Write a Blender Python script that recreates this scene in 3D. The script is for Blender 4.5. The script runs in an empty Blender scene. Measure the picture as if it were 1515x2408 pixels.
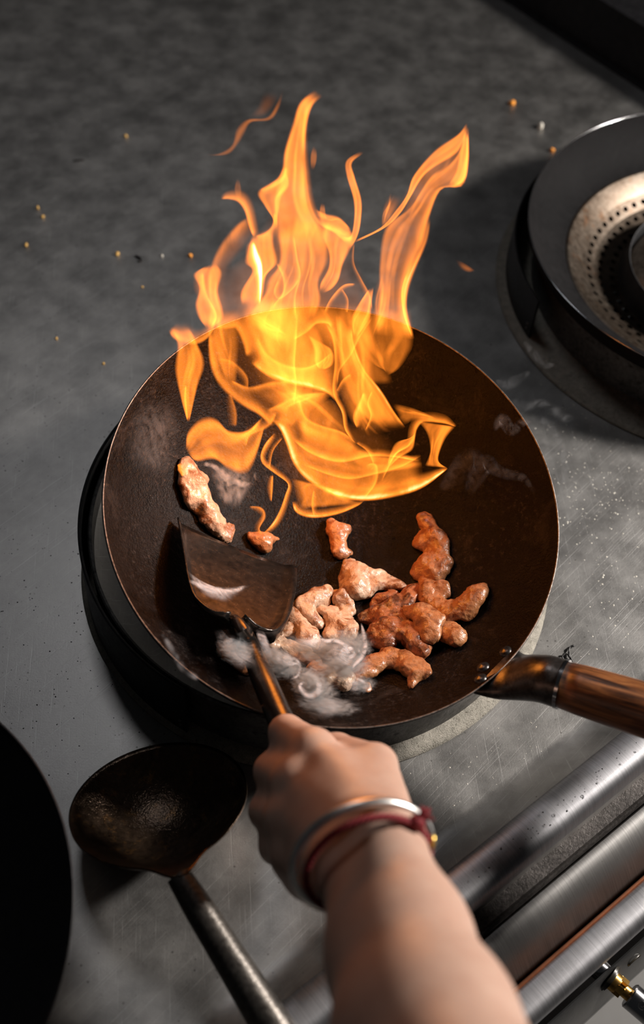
import bpy, bmesh, math, random
import numpy as np
from mathutils import Vector, Matrix, noise as mnoise

random.seed(7)
rng = np.random.default_rng(7)
SC = bpy.context.scene
COL = SC.collection

# ------------------------------------------------------------------ camera
IMG_W, IMG_H, FPX = 1515.0, 2408.0, 2800.0
CAM_H = 0.80
THETA, ROLL = math.radians(37), math.radians(3)
FWD = np.array([0, math.sin(THETA), -math.cos(THETA)])
_r0 = np.array([1.0, 0, 0]); _u0 = np.cross(_r0, FWD)
RGT = math.cos(ROLL) * _r0 + math.sin(ROLL) * _u0
UPV = -math.sin(ROLL) * _r0 + math.cos(ROLL) * _u0
CAMP = np.array([0, 0, CAM_H])
cam_data = bpy.data.cameras.new('camera')
cam = bpy.data.objects.new('camera', cam_data); COL.objects.link(cam)
cam.matrix_world = Matrix(((RGT[0], UPV[0], -FWD[0], CAMP[0]), (RGT[1], UPV[1], -FWD[1], CAMP[1]),
                           (RGT[2], UPV[2], -FWD[2], CAMP[2]), (0, 0, 0, 1)))
cam_data.sensor_fit = 'VERTICAL'; cam_data.sensor_height = 36.0
cam_data.lens = FPX / IMG_H * 36.0
cam_data.clip_start = 0.02
cam_data.dof.use_dof = True
cam_data.dof.focus_distance = 0.89
cam_data.dof.aperture_fstop = 4.0
SC.camera = cam

# ------------------------------------------------------------------ world, lights, exposure
SC.view_settings.view_transform = 'Standard'
SC.view_settings.look = 'None'
SC.view_settings.exposure = 0.0
SC.view_settings.gamma = 1.0
SC.view_settings.use_curve_mapping = False
SC.cycles.transparent_max_bounces = 96
SC.cycles.max_bounces = 6
SC.cycles.adaptive_threshold = 0.04
world = bpy.data.worlds.new('kitchen_air'); SC.world = world
world.use_nodes = True
world.node_tree.nodes['Background'].inputs[0].default_value = (0.95, 0.97, 1.0, 1)
world.node_tree.nodes['Background'].inputs[1].default_value = 0.012


def area_light(name, loc, target, size, power, color):
    d = bpy.data.lights.new(name, 'AREA'); d.energy = power; d.size = size; d.color = color
    o = bpy.data.objects.new(name, d); COL.objects.link(o); o.location = loc
    o.rotation_euler = (Vector(target) - Vector(loc)).to_track_quat('-Z', 'Y').to_euler()
    return o


window_light = area_light('window_light', (1.44, 0.85, 0.93), (0.05, 0.48, 0.05), 0.22, 60.0, (1.0, 0.93, 0.86))
hood_light = area_light('hood_light', (-0.40, 1.45, 1.50), (-0.1, 0.6, 0.0), 0.32, 2.5, (0.97, 0.97, 1.0))

# ------------------------------------------------------------------ geometry helpers
def ray(px, py):
    return RGT * ((px - IMG_W / 2) / FPX) - UPV * ((py - IMG_H / 2) / FPX) + FWD
def at(px, py, d):
    return CAMP + ray(px, py) * d
def on_z(px, py, z):
    r = ray(px, py); return CAMP + r * ((z - CAM_H) / r[2])
def on_y(px, py, y):
    r = ray(px, py); return CAMP + r * (y / r[1])
ANG = math.radians(40.3)
DS = np.array([math.cos(ANG), math.sin(ANG), 0.0])      # along the front of the range
DT = np.array([math.sin(ANG), -math.cos(ANG), 0.0])     # out towards the cook
def st(s, t, z):
    return DS * s + DT * t + np.array([0, 0, z])
def on_t(px, py, t):
    r = ray(px, py); return r * (t / (r @ DT)) + CAMP

def link(o, parent=None):
    COL.objects.link(o)
    if parent is not None:
        o.parent = parent
    return o
def mesh_obj(name, verts, faces, mat=None, parent=None, smooth=True, center=True):
    """one mesh object; origin at the middle of its foot"""
    V = np.asarray(verts, float)
    off = np.zeros(3)
    if center and len(V):
        off = np.array([(V[:, 0].min() + V[:, 0].max()) / 2, (V[:, 1].min() + V[:, 1].max()) / 2, V[:, 2].min()])
    me = bpy.data.meshes.new(name)
    me.from_pydata((V - off).tolist(), [], [tuple(int(i) for i in f) for f in faces])
    me.update()
    if smooth:
        me.polygons.foreach_set('use_smooth', [True] * len(me.polygons))
    if mat:
        me.materials.append(mat)
    o = bpy.data.objects.new(name, me)
    o.location = off
    link(o, parent)
    if parent is not None:
        o.matrix_parent_inverse = Matrix.Translation(-Vector(parent.location)) if parent.type == 'EMPTY' else parent.matrix_basis.inverted()
    return o
def thing(name, label, cat, loc=(0, 0, 0), group=None, kind=None):
    o = bpy.data.objects.new(name, None); o.empty_display_size = 0.02; o.location = Vector([float(v) for v in loc]); COL.objects.link(o)
    return tag(o, label, cat, group, kind)
def tag(o, label, cat, group=None, kind=None):
    o['label'] = label; o['category'] = cat
    if group: o['group'] = group
    if kind: o['kind'] = kind
    return o
def auto_sharp(o, deg=35):
    me = o.data
    bm = bmesh.new(); bm.from_mesh(me)
    bmesh.ops.recalc_face_normals(bm, faces=bm.faces)
    for e in bm.edges:
        if len(e.link_faces) == 2 and e.calc_face_angle(0) > math.radians(deg):
            e.smooth = False
    bm.to_mesh(me); bm.free()
    return o
def frame_for(d):
    d = np.asarray(d, float); d = d / np.linalg.norm(d)
    a = np.array([0, 0, 1.0]) if abs(d[2]) < 0.9 else np.array([1.0, 0, 0])
    e1 = np.cross(d, a); e1 /= np.linalg.norm(e1)
    return e1, np.cross(d, e1), d
def spline(pts, n):
    """Catmull-Rom through rows of pts, n samples, by chord length"""
    P = np.asarray(pts, float)
    if len(P) == 2:
        t = np.linspace(0, 1, n)[:, None]; return P[0] * (1 - t) + P[1] * t
    Q = np.vstack([2 * P[0] - P[1], P, 2 * P[-1] - P[-2]])
    dense = []
    for i in range(1, len(Q) - 2):
        t = np.linspace(0, 1, 24, endpoint=False)[:, None]
        p0, p1, p2, p3 = Q[i - 1], Q[i], Q[i + 1], Q[i + 2]
        dense.append(0.5 * (2 * p1 + (p2 - p0) * t + (2 * p0 - 5 * p1 + 4 * p2 - p3) * t ** 2 + (3 * p1 - p0 - 3 * p2 + p3) * t ** 3))
    D = np.vstack(dense + [P[-1:]])
    L = np.r_[0, np.cumsum(np.linalg.norm(np.diff(D, axis=0), axis=1))]
    u = np.linspace(0, L[-1], n)
    return np.stack([np.interp(u, L, D[:, k]) for k in range(D.shape[1])], 1)
def tube_geo(path, radii, seg=16, flat=None, up=None, caps=True):
    """path n x 3, radii n (or n x 2 for ellipses)"""
    P = np.asarray(path, float); n = len(P)
    R_ = np.asarray(radii, float)
    if R_.ndim == 1: R_ = np.stack([R_, R_], 1)
    T = np.gradient(P, axis=0); T /= np.linalg.norm(T, axis=1)[:, None]
    e1, e2, _ = frame_for(T[0])
    if up is not None:
        e1 = np.asarray(up, float) - T[0] * (np.asarray(up) @ T[0]); e1 /= np.linalg.norm(e1); e2 = np.cross(T[0], e1)
    V = []; F = []
    ang = np.linspace(0, 2 * math.pi, seg, endpoint=False)
    for i in range(n):
        e1 = e1 - T[i] * (e1 @ T[i]); e1 /= np.linalg.norm(e1); e2 = np.cross(T[i], e1)
        V.append(P[i] + np.outer(np.cos(ang) * R_[i, 0], e1) + np.outer(np.sin(ang) * R_[i, 1], e2))
    V = np.vstack(V)
    for i in range(n - 1):
        for j in range(seg):
            a = i * seg + j; b = i * seg + (j + 1) % seg
            F.append((a, b, b + seg, a + seg))
    if caps:
        F.append(tuple(range(seg - 1, -1, -1))); F.append(tuple(range((n - 1) * seg, n * seg)))
    return V, F
def lathe_geo(profile, seg=96, a0=0.0, a1=2 * math.pi, closed_profile=False):
    """profile (r, z) rows; full turn when a1-a0 = 2pi"""
    pr = np.asarray(profile, float); n = len(pr)
    full = abs(a1 - a0 - 2 * math.pi) < 1e-6
    ang = np.linspace(a0, a1, seg, endpoint=not full)
    V = np.array([[r * math.cos(a), r * math.sin(a), z] for a in ang for r, z in pr])
    F = []
    m = len(ang)
    for i in range(m if full else m - 1):
        i2 = (i + 1) % m
        for j in range(n if closed_profile else n - 1):
            j2 = (j + 1) % n
            F.append((i * n + j, i2 * n + j, i2 * n + j2, i * n + j2))
    if not full and closed_profile:
        F.append(tuple(range(n))); F.append(tuple((m - 1) * n + j for j in range(n - 1, -1, -1)))
    return V, F
def extrude_st(profile, s0, s1):
    """closed (t, z) polygon swept along the range"""
    n = len(profile)
    V = [st(s0, t, z) for t, z in profile] + [st(s1, t, z) for t, z in profile]
    F = [(j, (j + 1) % n, n + (j + 1) % n, n + j) for j in range(n)]
    F += [tuple(range(n - 1, -1, -1)), tuple(range(n, 2 * n))]
    return np.array(V), F
def join_geo(*gs):
    V = []; F = []; k = 0
    for v, f in gs:
        V.append(np.asarray(v)); F += [tuple(i + k for i in q) for q in f]; k += len(v)
    return np.vstack(V), F
def box_geo(c, ax, half):
    c = np.asarray(c, float); A = [np.asarray(a, float) * h for a, h in zip(ax, half)]
    V = [c + sx * A[0] + sy * A[1] + sz * A[2] for sx in (-1, 1) for sy in (-1, 1) for sz in (-1, 1)]
    return np.array(V), [(0, 1, 3, 2), (4, 6, 7, 5), (0, 4, 5, 1), (2, 3, 7, 6), (0, 2, 6, 4), (1, 5, 7, 3)]

# --- soft bodies as distance fields
def smin(a, b, k):
    h = np.clip(0.5 + 0.5 * (b - a) / k, 0, 1)
    return b * (1 - h) + a * h - k * h * (1 - h)
def cone_sdf(X, a, b, ra, rb):
    a = np.asarray(a, float); b = np.asarray(b, float)
    ba = b - a; h = np.clip(((X - a) @ ba) / (ba @ ba + 1e-12), 0, 1)
    return np.linalg.norm(X - a - h[..., None] * ba, axis=-1) - (ra + (rb - ra) * h)
def grid_noise(X, scale, seed):
    """smooth value noise on points"""
    r = np.random.default_rng(seed); N = 32
    T = r.random((N, N, N)) * 2 - 1
    Q = X * scale + 7.3; i0 = np.floor(Q).astype(int); f = Q - i0; f = f * f * (3 - 2 * f)
    out = 0
    for dx in (0, 1):
        for dy in (0, 1):
            for dz in (0, 1):
                w = (f[..., 0] if dx else 1 - f[..., 0]) * (f[..., 1] if dy else 1 - f[..., 1]) * (f[..., 2] if dz else 1 - f[..., 2])
                out = out + w * T[(i0[..., 0] + dx) % N, (i0[..., 1] + dy) % N, (i0[..., 2] + dz) % N]
    return out
def surface_nets(fn, lo, hi, h):
    lo = np.asarray(lo, float); n = np.ceil((np.asarray(hi) - lo) / h).astype(int) + 1
    ax = [lo[k] + np.arange(n[k]) * h for k in range(3)]
    X = np.stack(np.meshgrid(*ax, indexing='ij'), -1)
    f = fn(X)
    ins = f < 0
    cs = [(i, j, k) for i in (0, 1) for j in (0, 1) for k in (0, 1)]
    sl = lambda c, A: A[c[0]:n[0] - 1 + c[0], c[1]:n[1] - 1 + c[1], c[2]:n[2] - 1 + c[2]]
    cnt = sum(sl(c, ins).astype(int) for c in cs)
    mask = (cnt > 0) & (cnt < 8)
    idx = np.full(mask.shape, -1); cells = np.argwhere(mask); idx[mask] = np.arange(len(cells))
    acc = np.zeros((len(cells), 3)); num = np.zeros(len(cells))
    for a in cs:
        for d in range(3):
            if a[d]: continue
            b = list(a); b[d] = 1; b = tuple(b)
            fa = sl(a, f)[mask]; fb = sl(b, f)[mask]
            cr = (fa < 0) != (fb < 0)
            t = np.where(cr, fa / np.where(cr, fa - fb, 1), 0)
            p = np.array(a, float)[None] + t[:, None] * (np.array(b) - np.array(a))
            acc[cr] += p[cr]; num[cr] += 1
    V = lo + (cells + acc / num[:, None]) * h
    F = []
    for d in range(3):
        o = [k for k in range(3) if k != d]
        A = ins[tuple(slice(0, -1) if k == d else slice(1, -1) for k in range(3))]
        B = ins[tuple(slice(1, None) if k == d else slice(1, -1) for k in range(3))]
        for e in np.argwhere(A != B):
            p = e.copy(); p[o[0]] += 1; p[o[1]] += 1
            q = []
            for da, db in ((1, 1), (0, 1), (0, 0), (1, 0)):
                c = p.copy(); c[o[0]] -= da; c[o[1]] -= db
                q.append(idx[tuple(c)])
            inside_a = ins[tuple(p)]
            flip = inside_a != (d == 1)
            F.append(tuple(q) if flip else tuple(q[::-1]))
    return V, F

# ------------------------------------------------------------------ materials
def new_mat(name):
    m = bpy.data.materials.new(name); m.use_nodes = True
    nt = m.node_tree; nt.nodes.clear()
    out = nt.nodes.new('ShaderNodeOutputMaterial')
    return m, nt, out
def N_(nt, typ, **kw):
    n = nt.nodes.new(typ)
    for k, v in kw.items():
        if k in n.inputs.keys(): n.inputs[k].default_value = v
        else: setattr(n, k, v)
    return n
def noise_node(nt, co, scale, detail=4, rough=0.6, dist=0.0):
    n = N_(nt, 'ShaderNodeTexNoise'); n.inputs['Scale'].default_value = scale; n.inputs['Detail'].default_value = detail
    n.inputs['Roughness'].default_value = rough; n.inputs['Distortion'].default_value = dist
    nt.links.new(co, n.inputs['Vector']); return n.outputs['Fac']
def mapped(nt, scale=(1, 1, 1), rot=(0, 0, 0), space='Object'):
    tc = N_(nt, 'ShaderNodeTexCoord'); mp = N_(nt, 'ShaderNodeMapping')
    if any(rot):
        mp.vector_type = 'TEXTURE'; scale = tuple(1.0 / q for q in scale)
    mp.inputs['Scale'].default_value = scale; mp.inputs['Rotation'].default_value = rot
    nt.links.new(tc.outputs[space], mp.inputs['Vector']); return mp.outputs['Vector']
def ramp(nt, fac, stops):
    r = N_(nt, 'ShaderNodeValToRGB'); el = r.color_ramp.elements
    while len(el) < len(stops): el.new(0.5)
    for e, (p, c) in zip(el, stops):
        e.position = p; e.color = (*c, 1) if len(c) == 3 else c
    nt.links.new(fac, r.inputs['Fac']); return r.outputs['Color']
def g3(v): return (v, v, v)
def math_node(nt, op, a, b):
    n = N_(nt, 'ShaderNodeMath', operation=op)
    for i, x in enumerate((a, b)):
        if isinstance(x, (int, float)): n.inputs[i].default_value = x
        else: nt.links.new(x, n.inputs[i])
    return n.outputs[0]
def mix_col(nt, fac, a, b, blend='MIX'):
    n = N_(nt, 'ShaderNodeMixRGB', blend_type=blend)
    for i, x in ((0, fac), (1, a), (2, b)):
        if isinstance(x, (int, float)): n.inputs[i].default_value = x
        elif isinstance(x, tuple): n.inputs[i].default_value = (*x, 1)
        else: nt.links.new(x, n.inputs[i])
    return n.outputs[0]
def principled(nt, out, color, rough=0.5, metal=0.0, bump=None, bump_strength=0.3, bump_dist=0.001, **kw):
    p = N_(nt, 'ShaderNodeBsdfPrincipled')
    for key, x in (('Base Color', color), ('Roughness', rough), ('Metallic', metal)):
        if isinstance(x, (int, float)): p.inputs[key].default_value = x
        elif isinstance(x, tuple): p.inputs[key].default_value = (*x, 1)
        else: nt.links.new(x, p.inputs[key])
    for k, v in kw.items():
        p.inputs[k].default_value = v
    if bump is not None:
        b = N_(nt, 'ShaderNodeBump'); b.inputs['Strength'].default_value = bump_strength; b.inputs['Distance'].default_value = bump_dist
        nt.links.new(bump, b.inputs['Height']); nt.links.new(b.outputs['Normal'], p.inputs['Normal'])
    nt.links.new(p.outputs[0], out.inputs['Surface'])
    return p

def steel_mat(name, base=(0.5, 0.5, 0.49), rough=(0.3, 0.48), dirt=0.5, scratch=1.0, speck=0.5, warm=0.0):
    m, nt, out = new_mat(name)
    co = mapped(nt)
    big = noise_node(nt, co, 5.0, 3, 0.6)
    mid = noise_node(nt, co, 28.0, 4, 0.65)
    fine = noise_node(nt, co, 700.0, 2, 0.7)
    s1 = noise_node(nt, mapped(nt, (16, 1000, 60), (0, 0, math.radians(49))), 1.0, 2, 0.6)
    s2 = noise_node(nt, mapped(nt, (20, 800, 60), (0, 0, math.radians(97))), 1.0, 2, 0.6)
    vor = N_(nt, 'ShaderNodeTexVoronoi'); vor.inputs['Scale'].default_value = 170.0
    nt.links.new(co, vor.inputs['Vector'])
    dots = ramp(nt, vor.outputs['Distance'], [(0.0, g3(1)), (0.10, g3(1)), (0.16, g3(0))])
    gate = ramp(nt, noise_node(nt, co, 40.0, 3, 0.7), [(0.52, g3(0)), (0.62, g3(1))])
    dots = mix_col(nt, 1.0, dots, gate, 'MULTIPLY')
    col = ramp(nt, big, [(0.30, tuple(c * (1 - 0.45 * dirt) for c in base)), (0.68, base)])
    col = mix_col(nt, 0.5 * dirt, col, ramp(nt, mid, [(0.35, tuple(c * 0.62 for c in base)), (0.65, tuple(min(1, c * 1.15) for c in base))]))
    col = mix_col(nt, math_node(nt, 'MULTIPLY', dots, speck), col, (0.05, 0.045, 0.04))
    sc = math_node(nt, 'MULTIPLY', math_node(nt, 'ADD', ramp(nt, s1, [(0.60, g3(0)), (0.72, g3(1))]), ramp(nt, s2, [(0.62, g3(0)), (0.75, g3(1))])), 0.35 * scratch)
    col = mix_col(nt, sc, col, (0.75, 0.75, 0.74))
    rg = math_node(nt, 'ADD', math_node(nt, 'MULTIPLY', mid, rough[1] - rough[0]), rough[0])
    rg = math_node(nt, 'ADD', rg, math_node(nt, 'MULTIPLY', fine, 0.08))
    bh = math_node(nt, 'ADD', math_node(nt, 'MULTIPLY', fine, 0.6), math_node(nt, 'MULTIPLY', sc, -1.5))
    principled(nt, out, col, rg, 1.0, bh, 0.25, 0.0004)
    return m
def brushed_mat(name, base, rough=0.32):
    m, nt, out = new_mat(name)
    co = mapped(nt, (1500, 24, 24), (0, 0, ANG))
    st_ = noise_node(nt, co, 1.0, 2, 0.6)
    pl = mapped(nt)
    sp = ramp(nt, noise_node(nt, pl, 650, 1, 0.5), [(0.24, g3(1)), (0.28, g3(0))])
    col = ramp(nt, st_, [(0.3, tuple(c * 0.8 for c in base)), (0.7, tuple(min(1, c * 1.12) for c in base))])
    col = mix_col(nt, math_node(nt, 'MULTIPLY', sp, 0.3), col, (0.06, 0.055, 0.05))
    rg = math_node(nt, 'ADD', math_node(nt, 'MULTIPLY', noise_node(nt, pl, 12, 4), 0.18), rough - 0.06)
    principled(nt, out, col, rg, 1.0, st_, 0.06, 0.0003)
    return m
def iron_mat(name, dark=(0.012, 0.012, 0.014), light=(0.05, 0.045, 0.042), rough=(0.28, 0.6), metal=0.75, scale=16, spots=None, bump=0.25, spec=0.5):
    m, nt, out = new_mat(name)
    co = mapped(nt)
    a = noise_node(nt, co, scale, 6, 0.65, 0.4); b = noise_node(nt, co, scale * 9, 4, 0.7); c = noise_node(nt, co, 900, 2, 0.6)
    col = ramp(nt, a, [(0.32, dark), (0.72, light)])
    col = mix_col(nt, 0.4, col, ramp(nt, b, [(0.3, tuple(x * 0.5 for x in dark)), (0.75, tuple(x * 1.6 for x in light))]))
    if spots:
        col = mix_col(nt, ramp(nt, noise_node(nt, co, scale * 3.3, 6, 0.75), [(0.56, g3(0)), (0.66, g3(0.85))]), col, spots)
    rg = math_node(nt, 'ADD', math_node(nt, 'MULTIPLY', b, rough[1] - rough[0]), rough[0] + 0.0)
    bh = math_node(nt, 'ADD', b, math_node(nt, 'MULTIPLY', c, 0.4))
    principled(nt, out, col, rg, metal, bh, bump, 0.0006, **{'Specular IOR Level': spec})
    return m
def plain_mat(name, col, rough=0.5, metal=0.0, var=0.25, scale=60, bump=0.1, **kw):
    m, nt, out = new_mat(name)
    co = mapped(nt); n = noise_node(nt, co, scale, 4, 0.6)
    c = ramp(nt, n, [(0.3, tuple(x * (1 - var) for x in col)), (0.7, tuple(min(1, x * (1 + var)) for x in col))])
    principled(nt, out, c, rough, metal, n, bump, 0.0005, **kw)
    return m

M_COUNTER = steel_mat('stained_steel', (0.41, 0.40, 0.388), (0.33, 0.52), 1.0, 0.6, 0.6)
M_LIP = brushed_mat('brushed_steel', (0.30, 0.30, 0.315), 0.45)
M_TROUGH = brushed_mat('brushed_steel_dark', (0.22, 0.215, 0.21), 0.45)
M_PANEL = steel_mat('panel_steel', (0.62, 0.62, 0.62), (0.2, 0.34), 0.3, 0.4, 0.3)
M_GRIME = iron_mat('greasy_grime', (0.015, 0.013, 0.012), (0.11, 0.10, 0.095), (0.25, 0.55), 0.6, 45, bump=0.6)
M_BLACK_IRON = iron_mat('black_iron', (0.006, 0.006, 0.008), (0.022, 0.021, 0.023), (0.3, 0.6), 0.6, 14)
M_SOOTY = iron_mat('sooty_black', (0.002, 0.002, 0.0024), (0.008, 0.0075, 0.008), (0.62, 0.9), 0.0, 16, spec=0.10)
M_GUARD = iron_mat('sooty_iron', (0.008, 0.009, 0.011), (0.03, 0.03, 0.032), (0.35, 0.7), 0.6, 20)
M_COLLAR = iron_mat('worn_iron', (0.03, 0.03, 0.03), (0.17, 0.165, 0.16), (0.35, 0.6), 0.7, 30, (0.02, 0.02, 0.022), 0.5)
M_FLANGE = iron_mat('cast_ring', (0.10, 0.095, 0.08), (0.30, 0.28, 0.24), (0.4, 0.6), 0.7, 150, (0.05, 0.04, 0.03), 0.8)
M_CUP = iron_mat('heat_stained_steel', (0.05, 0.032, 0.02), (0.13, 0.108, 0.088), (0.30, 0.55), 0.95, 18, (0.10, 0.05, 0.025), 0.15)
M_COPPER = plain_mat('copper_edge', (0.55, 0.2, 0.09), 0.35, 0.8)
M_BRASS = plain_mat('brass', (0.62, 0.36, 0.1), 0.28, 1.0, 0.35, 160)
M_CHROME = plain_mat('polished_steel', (0.5, 0.5, 0.52), 0.16, 1.0, 0.08, 30, 0.02)
M_RUBBER = plain_mat('greasy_rubber', (0.02, 0.017, 0.012), 0.3)
M_FLOOR = plain_mat('floor_tile', (0.10, 0.098, 0.095), 0.55, 0, 0.2, 9)

# ------------------------------------------------------------------ setting
v, f = box_geo((0.2, 0.6, -0.815), ((1, 0, 0), (0, 1, 0), (0, 0, 1)), (3.2, 3.2, 0.015))
o = mesh_obj('floor', v, f, M_FLOOR, smooth=False); o['kind'] = 'structure'; o['label'] = 'dark grey kitchen floor below the front of the range'

# ------------------------------------------------------------------ the range
S0, S1 = -1.05, 1.066
rng_root = thing('cooking_range', 'stainless steel wok range with raised front lip, drain trough and rolled front rail', 'stove', st(0.1, -0.6, -0.8))
def rpart(name, prof, mat, s0=S0, s1=S1, sharp=40):
    v_, f_ = extrude_st(prof, s0, s1)
    return auto_sharp(mesh_obj(name, v_, f_, mat, rng_root), sharp)
ramp_in = [(-0.1900, 0.0), (-0.1860, 0.0004), (-0.1815, 0.0018), (-0.1765, 0.0045), (-0.1705, 0.0090), (-0.1650, 0.0135)]
lip_top = [(-0.1610, 0.0168), (-0.1580, 0.0188), (-0.1545, 0.0204), (-0.150, 0.0212), (-0.1425, 0.0212), (-0.1385, 0.0200), (-0.1352, 0.0170), (-0.1330, 0.0120), (-0.1322, 0.0060), (-0.1320, -0.008)]
rpart('cooktop', [(-1.75, -0.03), (-1.75, 0.0)] + ramp_in + lip_top + [(-0.134, -0.03)], M_COUNTER)
# the lip is brushed and cleaner than the top: its own thin cap
rpart('lip_cap', [(t_ + (0.0004 if t_ > -0.137 else 0), z_ + (0.0005 if t_ < -0.134 else 0)) for t_, z_ in lip_top[:-1]] + lip_top[:-1][::-1], M_LIP, sharp=60)
rpart('groove_ledge', [(-0.1335, -0.0075), (-0.1215, -0.0065), (-0.1195, -0.0045), (-0.1180, -0.0065), (-0.1175, -0.022), (-0.1335, -0.022)], M_GRIME)
tr = [(-0.1172, -0.020), (-0.1168, -0.0105), (-0.1155, -0.0075), (-0.1130, -0.0070)]
tr += [(-0.113 + 0.030 * k / 8, -0.0070 - 0.032 * (k / 8) ** 1.7) for k in range(1, 9)]
tr += [(-0.0795, -0.043), (-0.0795, -0.06), (-0.1172, -0.06)]
rpart('drain_trough', tr, M_TROUGH, sharp=50)
rpart('copper_edge', [(-0.0835, -0.0360), (-0.0815, -0.0215), (-0.0800, -0.0200), (-0.0795, -0.0215), (-0.0800, -0.0400)], M_COPPER)
rl = [(-0.0800, -0.045), (-0.0800, -0.0222), (-0.0785, -0.0200), (-0.0760, -0.0192), (-0.0675, -0.0192)]
rl += [(-0.0675 + 0.010 * math.sin(a), -0.0292 + 0.010 * math.cos(a)) for a in np.radians([18, 36, 54, 72, 90])]
rl += [(-0.0575, -0.040), (-0.0585, -0.0445), (-0.0620, -0.046)]
rpart('front_rail', rl, M_LIP, sharp=50)
rpart('front_panel', [(-0.086, -0.046), (-0.084, -0.046), (-0.084, -0.33), (-0.086, -0.33)], M_PANEL)
rpart('body', [(-1.70, -0.031), (-0.136, -0.031), (-0.136, -0.0225), (-0.1178, -0.0225), (-0.1178, -0.061), (-0.0885, -0.061), (-0.0885, -0.335), (-0.12, -0.36), (-0.12, -0.80), (-1.70, -0.80)], M_TROUGH)
# control plate with folded top edge, standing proud of the panel
PT = -0.0545
rpart('valve_plate', [(PT - 0.0012, -0.0750), (PT, -0.0742), (PT + 0.0012, -0.0755), (PT + 0.0130, -0.1020), (PT + 0.0130, -0.1180), (PT + 0.0118, -0.1180), (PT + 0.0118, -0.1025)], M_PANEL, 0.02, 0.9)
rpart('plate_bracket', [(-0.0840, -0.120), (PT + 0.0120, -0.120), (PT + 0.0120, -0.123), (-0.0840, -0.123)], M_TROUGH, 0.02, 0.9)
pv = on_z(1431, 2297, -0.086)           # where the valve leaves the plate
def cyl_between(a, b, ra, rb=None, seg=28):
    return tube_geo(np.linspace(a, b, 3), np.linspace(ra, rb if rb else ra, 3), seg)
vdir = DT * 0.90 + DS * 0.20 + np.array([0, 0, -0.12]); vdir /= np.linalg.norm(vdir)
e1, e2, _ = frame_for(vdir)
v, f = cyl_between(pv - vdir * 0.022, pv - vdir * 0.002, 0.0078)
auto_sharp(mesh_obj('gas_pipe', v, f, M_CHROME, rng_root))
v, f = join_geo(cyl_between(pv - vdir * 0.0005, pv + vdir * 0.0016, 0.0115), cyl_between(pv + vdir * 0.0016, pv + vdir * 0.0030, 0.0098))
auto_sharp(mesh_obj('gasket', v, f, M_RUBBER, rng_root))
gs = [cyl_between(pv + vdir * 0.003, pv + vdir * 0.0085, 0.0072), cyl_between(pv + vdir * 0.0085, pv + vdir * 0.020, 0.0050)]
for k in range(5):                  # castellated crown of the nut
    a = k * 2 * math.pi / 5 + 0.35
    ax = e1 * math.cos(a) + e2 * math.sin(a)
    gs.append(box_geo(pv + vdir * 0.0105 + ax * 0.0060, (vdir, ax, np.cross(vdir, ax)), (0.0028, 0.0012, 0.0026)))
v, f = join_geo(*gs)
auto_sharp(mesh_obj('valve_stem', v, f, M_BRASS, rng_root))
ka = pv + vdir * 0.0185
prof = [(0.0, 0), (0.0088, 0), (0.0098, 0.001), (0.0098, 0.034), (0.0085, 0.036), (0.0, 0.036)]
v, f = lathe_geo(prof, 40)
v = ka + np.outer(v[:, 0], e1) + np.outer(v[:, 1], e2) + np.outer(v[:, 2], vdir)
knob = auto_sharp(mesh_obj('control_knob', v, f, M_CHROME, rng_root)); knob['label'] = 'polished steel knob barrel with a set screw'
tocam = (CAMP - ka); tocam -= vdir * (tocam @ vdir); tocam /= np.linalg.norm(tocam)
sp = ka + vdir * 0.0095 + tocam * 0.0093
b1, b2, _ = frame_for(tocam)
pr = [(0.0011, -0.002), (0.0011, 0.0010), (0.0026, 0.0010), (0.0031, 0.0004), (0.0031, -0.0006)]
v, f = lathe_geo(pr, 24); v = sp + np.outer(v[:, 0], b1) + np.outer(v[:, 1], b2) + np.outer(v[:, 2], tocam)
auto_sharp(mesh_obj('set_screw', v, f, M_CHROME, knob))
for px, py in ((1492, 2258), (1383, 2346)):    # punched slots with lifted rims
    c = on_z(px, py, -0.085)
    v, f = tube_geo(np.array([c + DS * 0.006 * math.cos(a) + np.array([0, 0, 0.0028 * math.sin(a)]) for a in np.linspace(0, 2 * math.pi, 25)]), np.full(25, 0.0008), 6)
    mesh_obj('slot_rim', v, f, M_RUBBER, rng_root)
# the upstand at the end of the range and the dark machine behind it
def s_panel(name, prof, mat, t0=-1.75, t1=-0.10):
    n = len(prof)
    V = [st(s, t0, z) for s, z in prof] + [st(s, t1, z) for s, z in prof]
    F = [(j, n + j, n + (j + 1) % n, (j + 1) % n) for j in range(n)] + [tuple(range(n)), tuple(range(2 * n - 1, n - 1, -1))]
    return np.array(V), F
v, f = s_panel('end_splash', [(1.0665, -0.03), (1.0665, 0.004), (1.0720, 0.004), (1.0790, 0.062), (1.084, 0.064), (1.150, 0.064), (1.153, 0.06), (1.153, -0.03)], None)
auto_sharp(mesh_obj('end_upstand', v, f, M_BLACK_IRON, rng_root))
dm = thing('steel_appliance', 'dark greasy appliance with a rolled bar beyond the end of the range', 'appliance', st(1.33, -0.9, -0.8))
v, f = s_panel('body', [(1.19, -0.80), (1.19, 0.02), (1.20, 0.03), (1.45, 0.03), (1.45, -0.80)], None, -1.75, -0.25)
auto_sharp(mesh_obj('body', v, f, M_BLACK_IRON, dm))
v, f = tube_geo(np.array([st(1.225, t, 0.045) for t in np.linspace(-1.75, -0.25, 12)]), np.full(12, 0.015), 16)
mesh_obj('bar', v, f, M_GUARD, dm)

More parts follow.
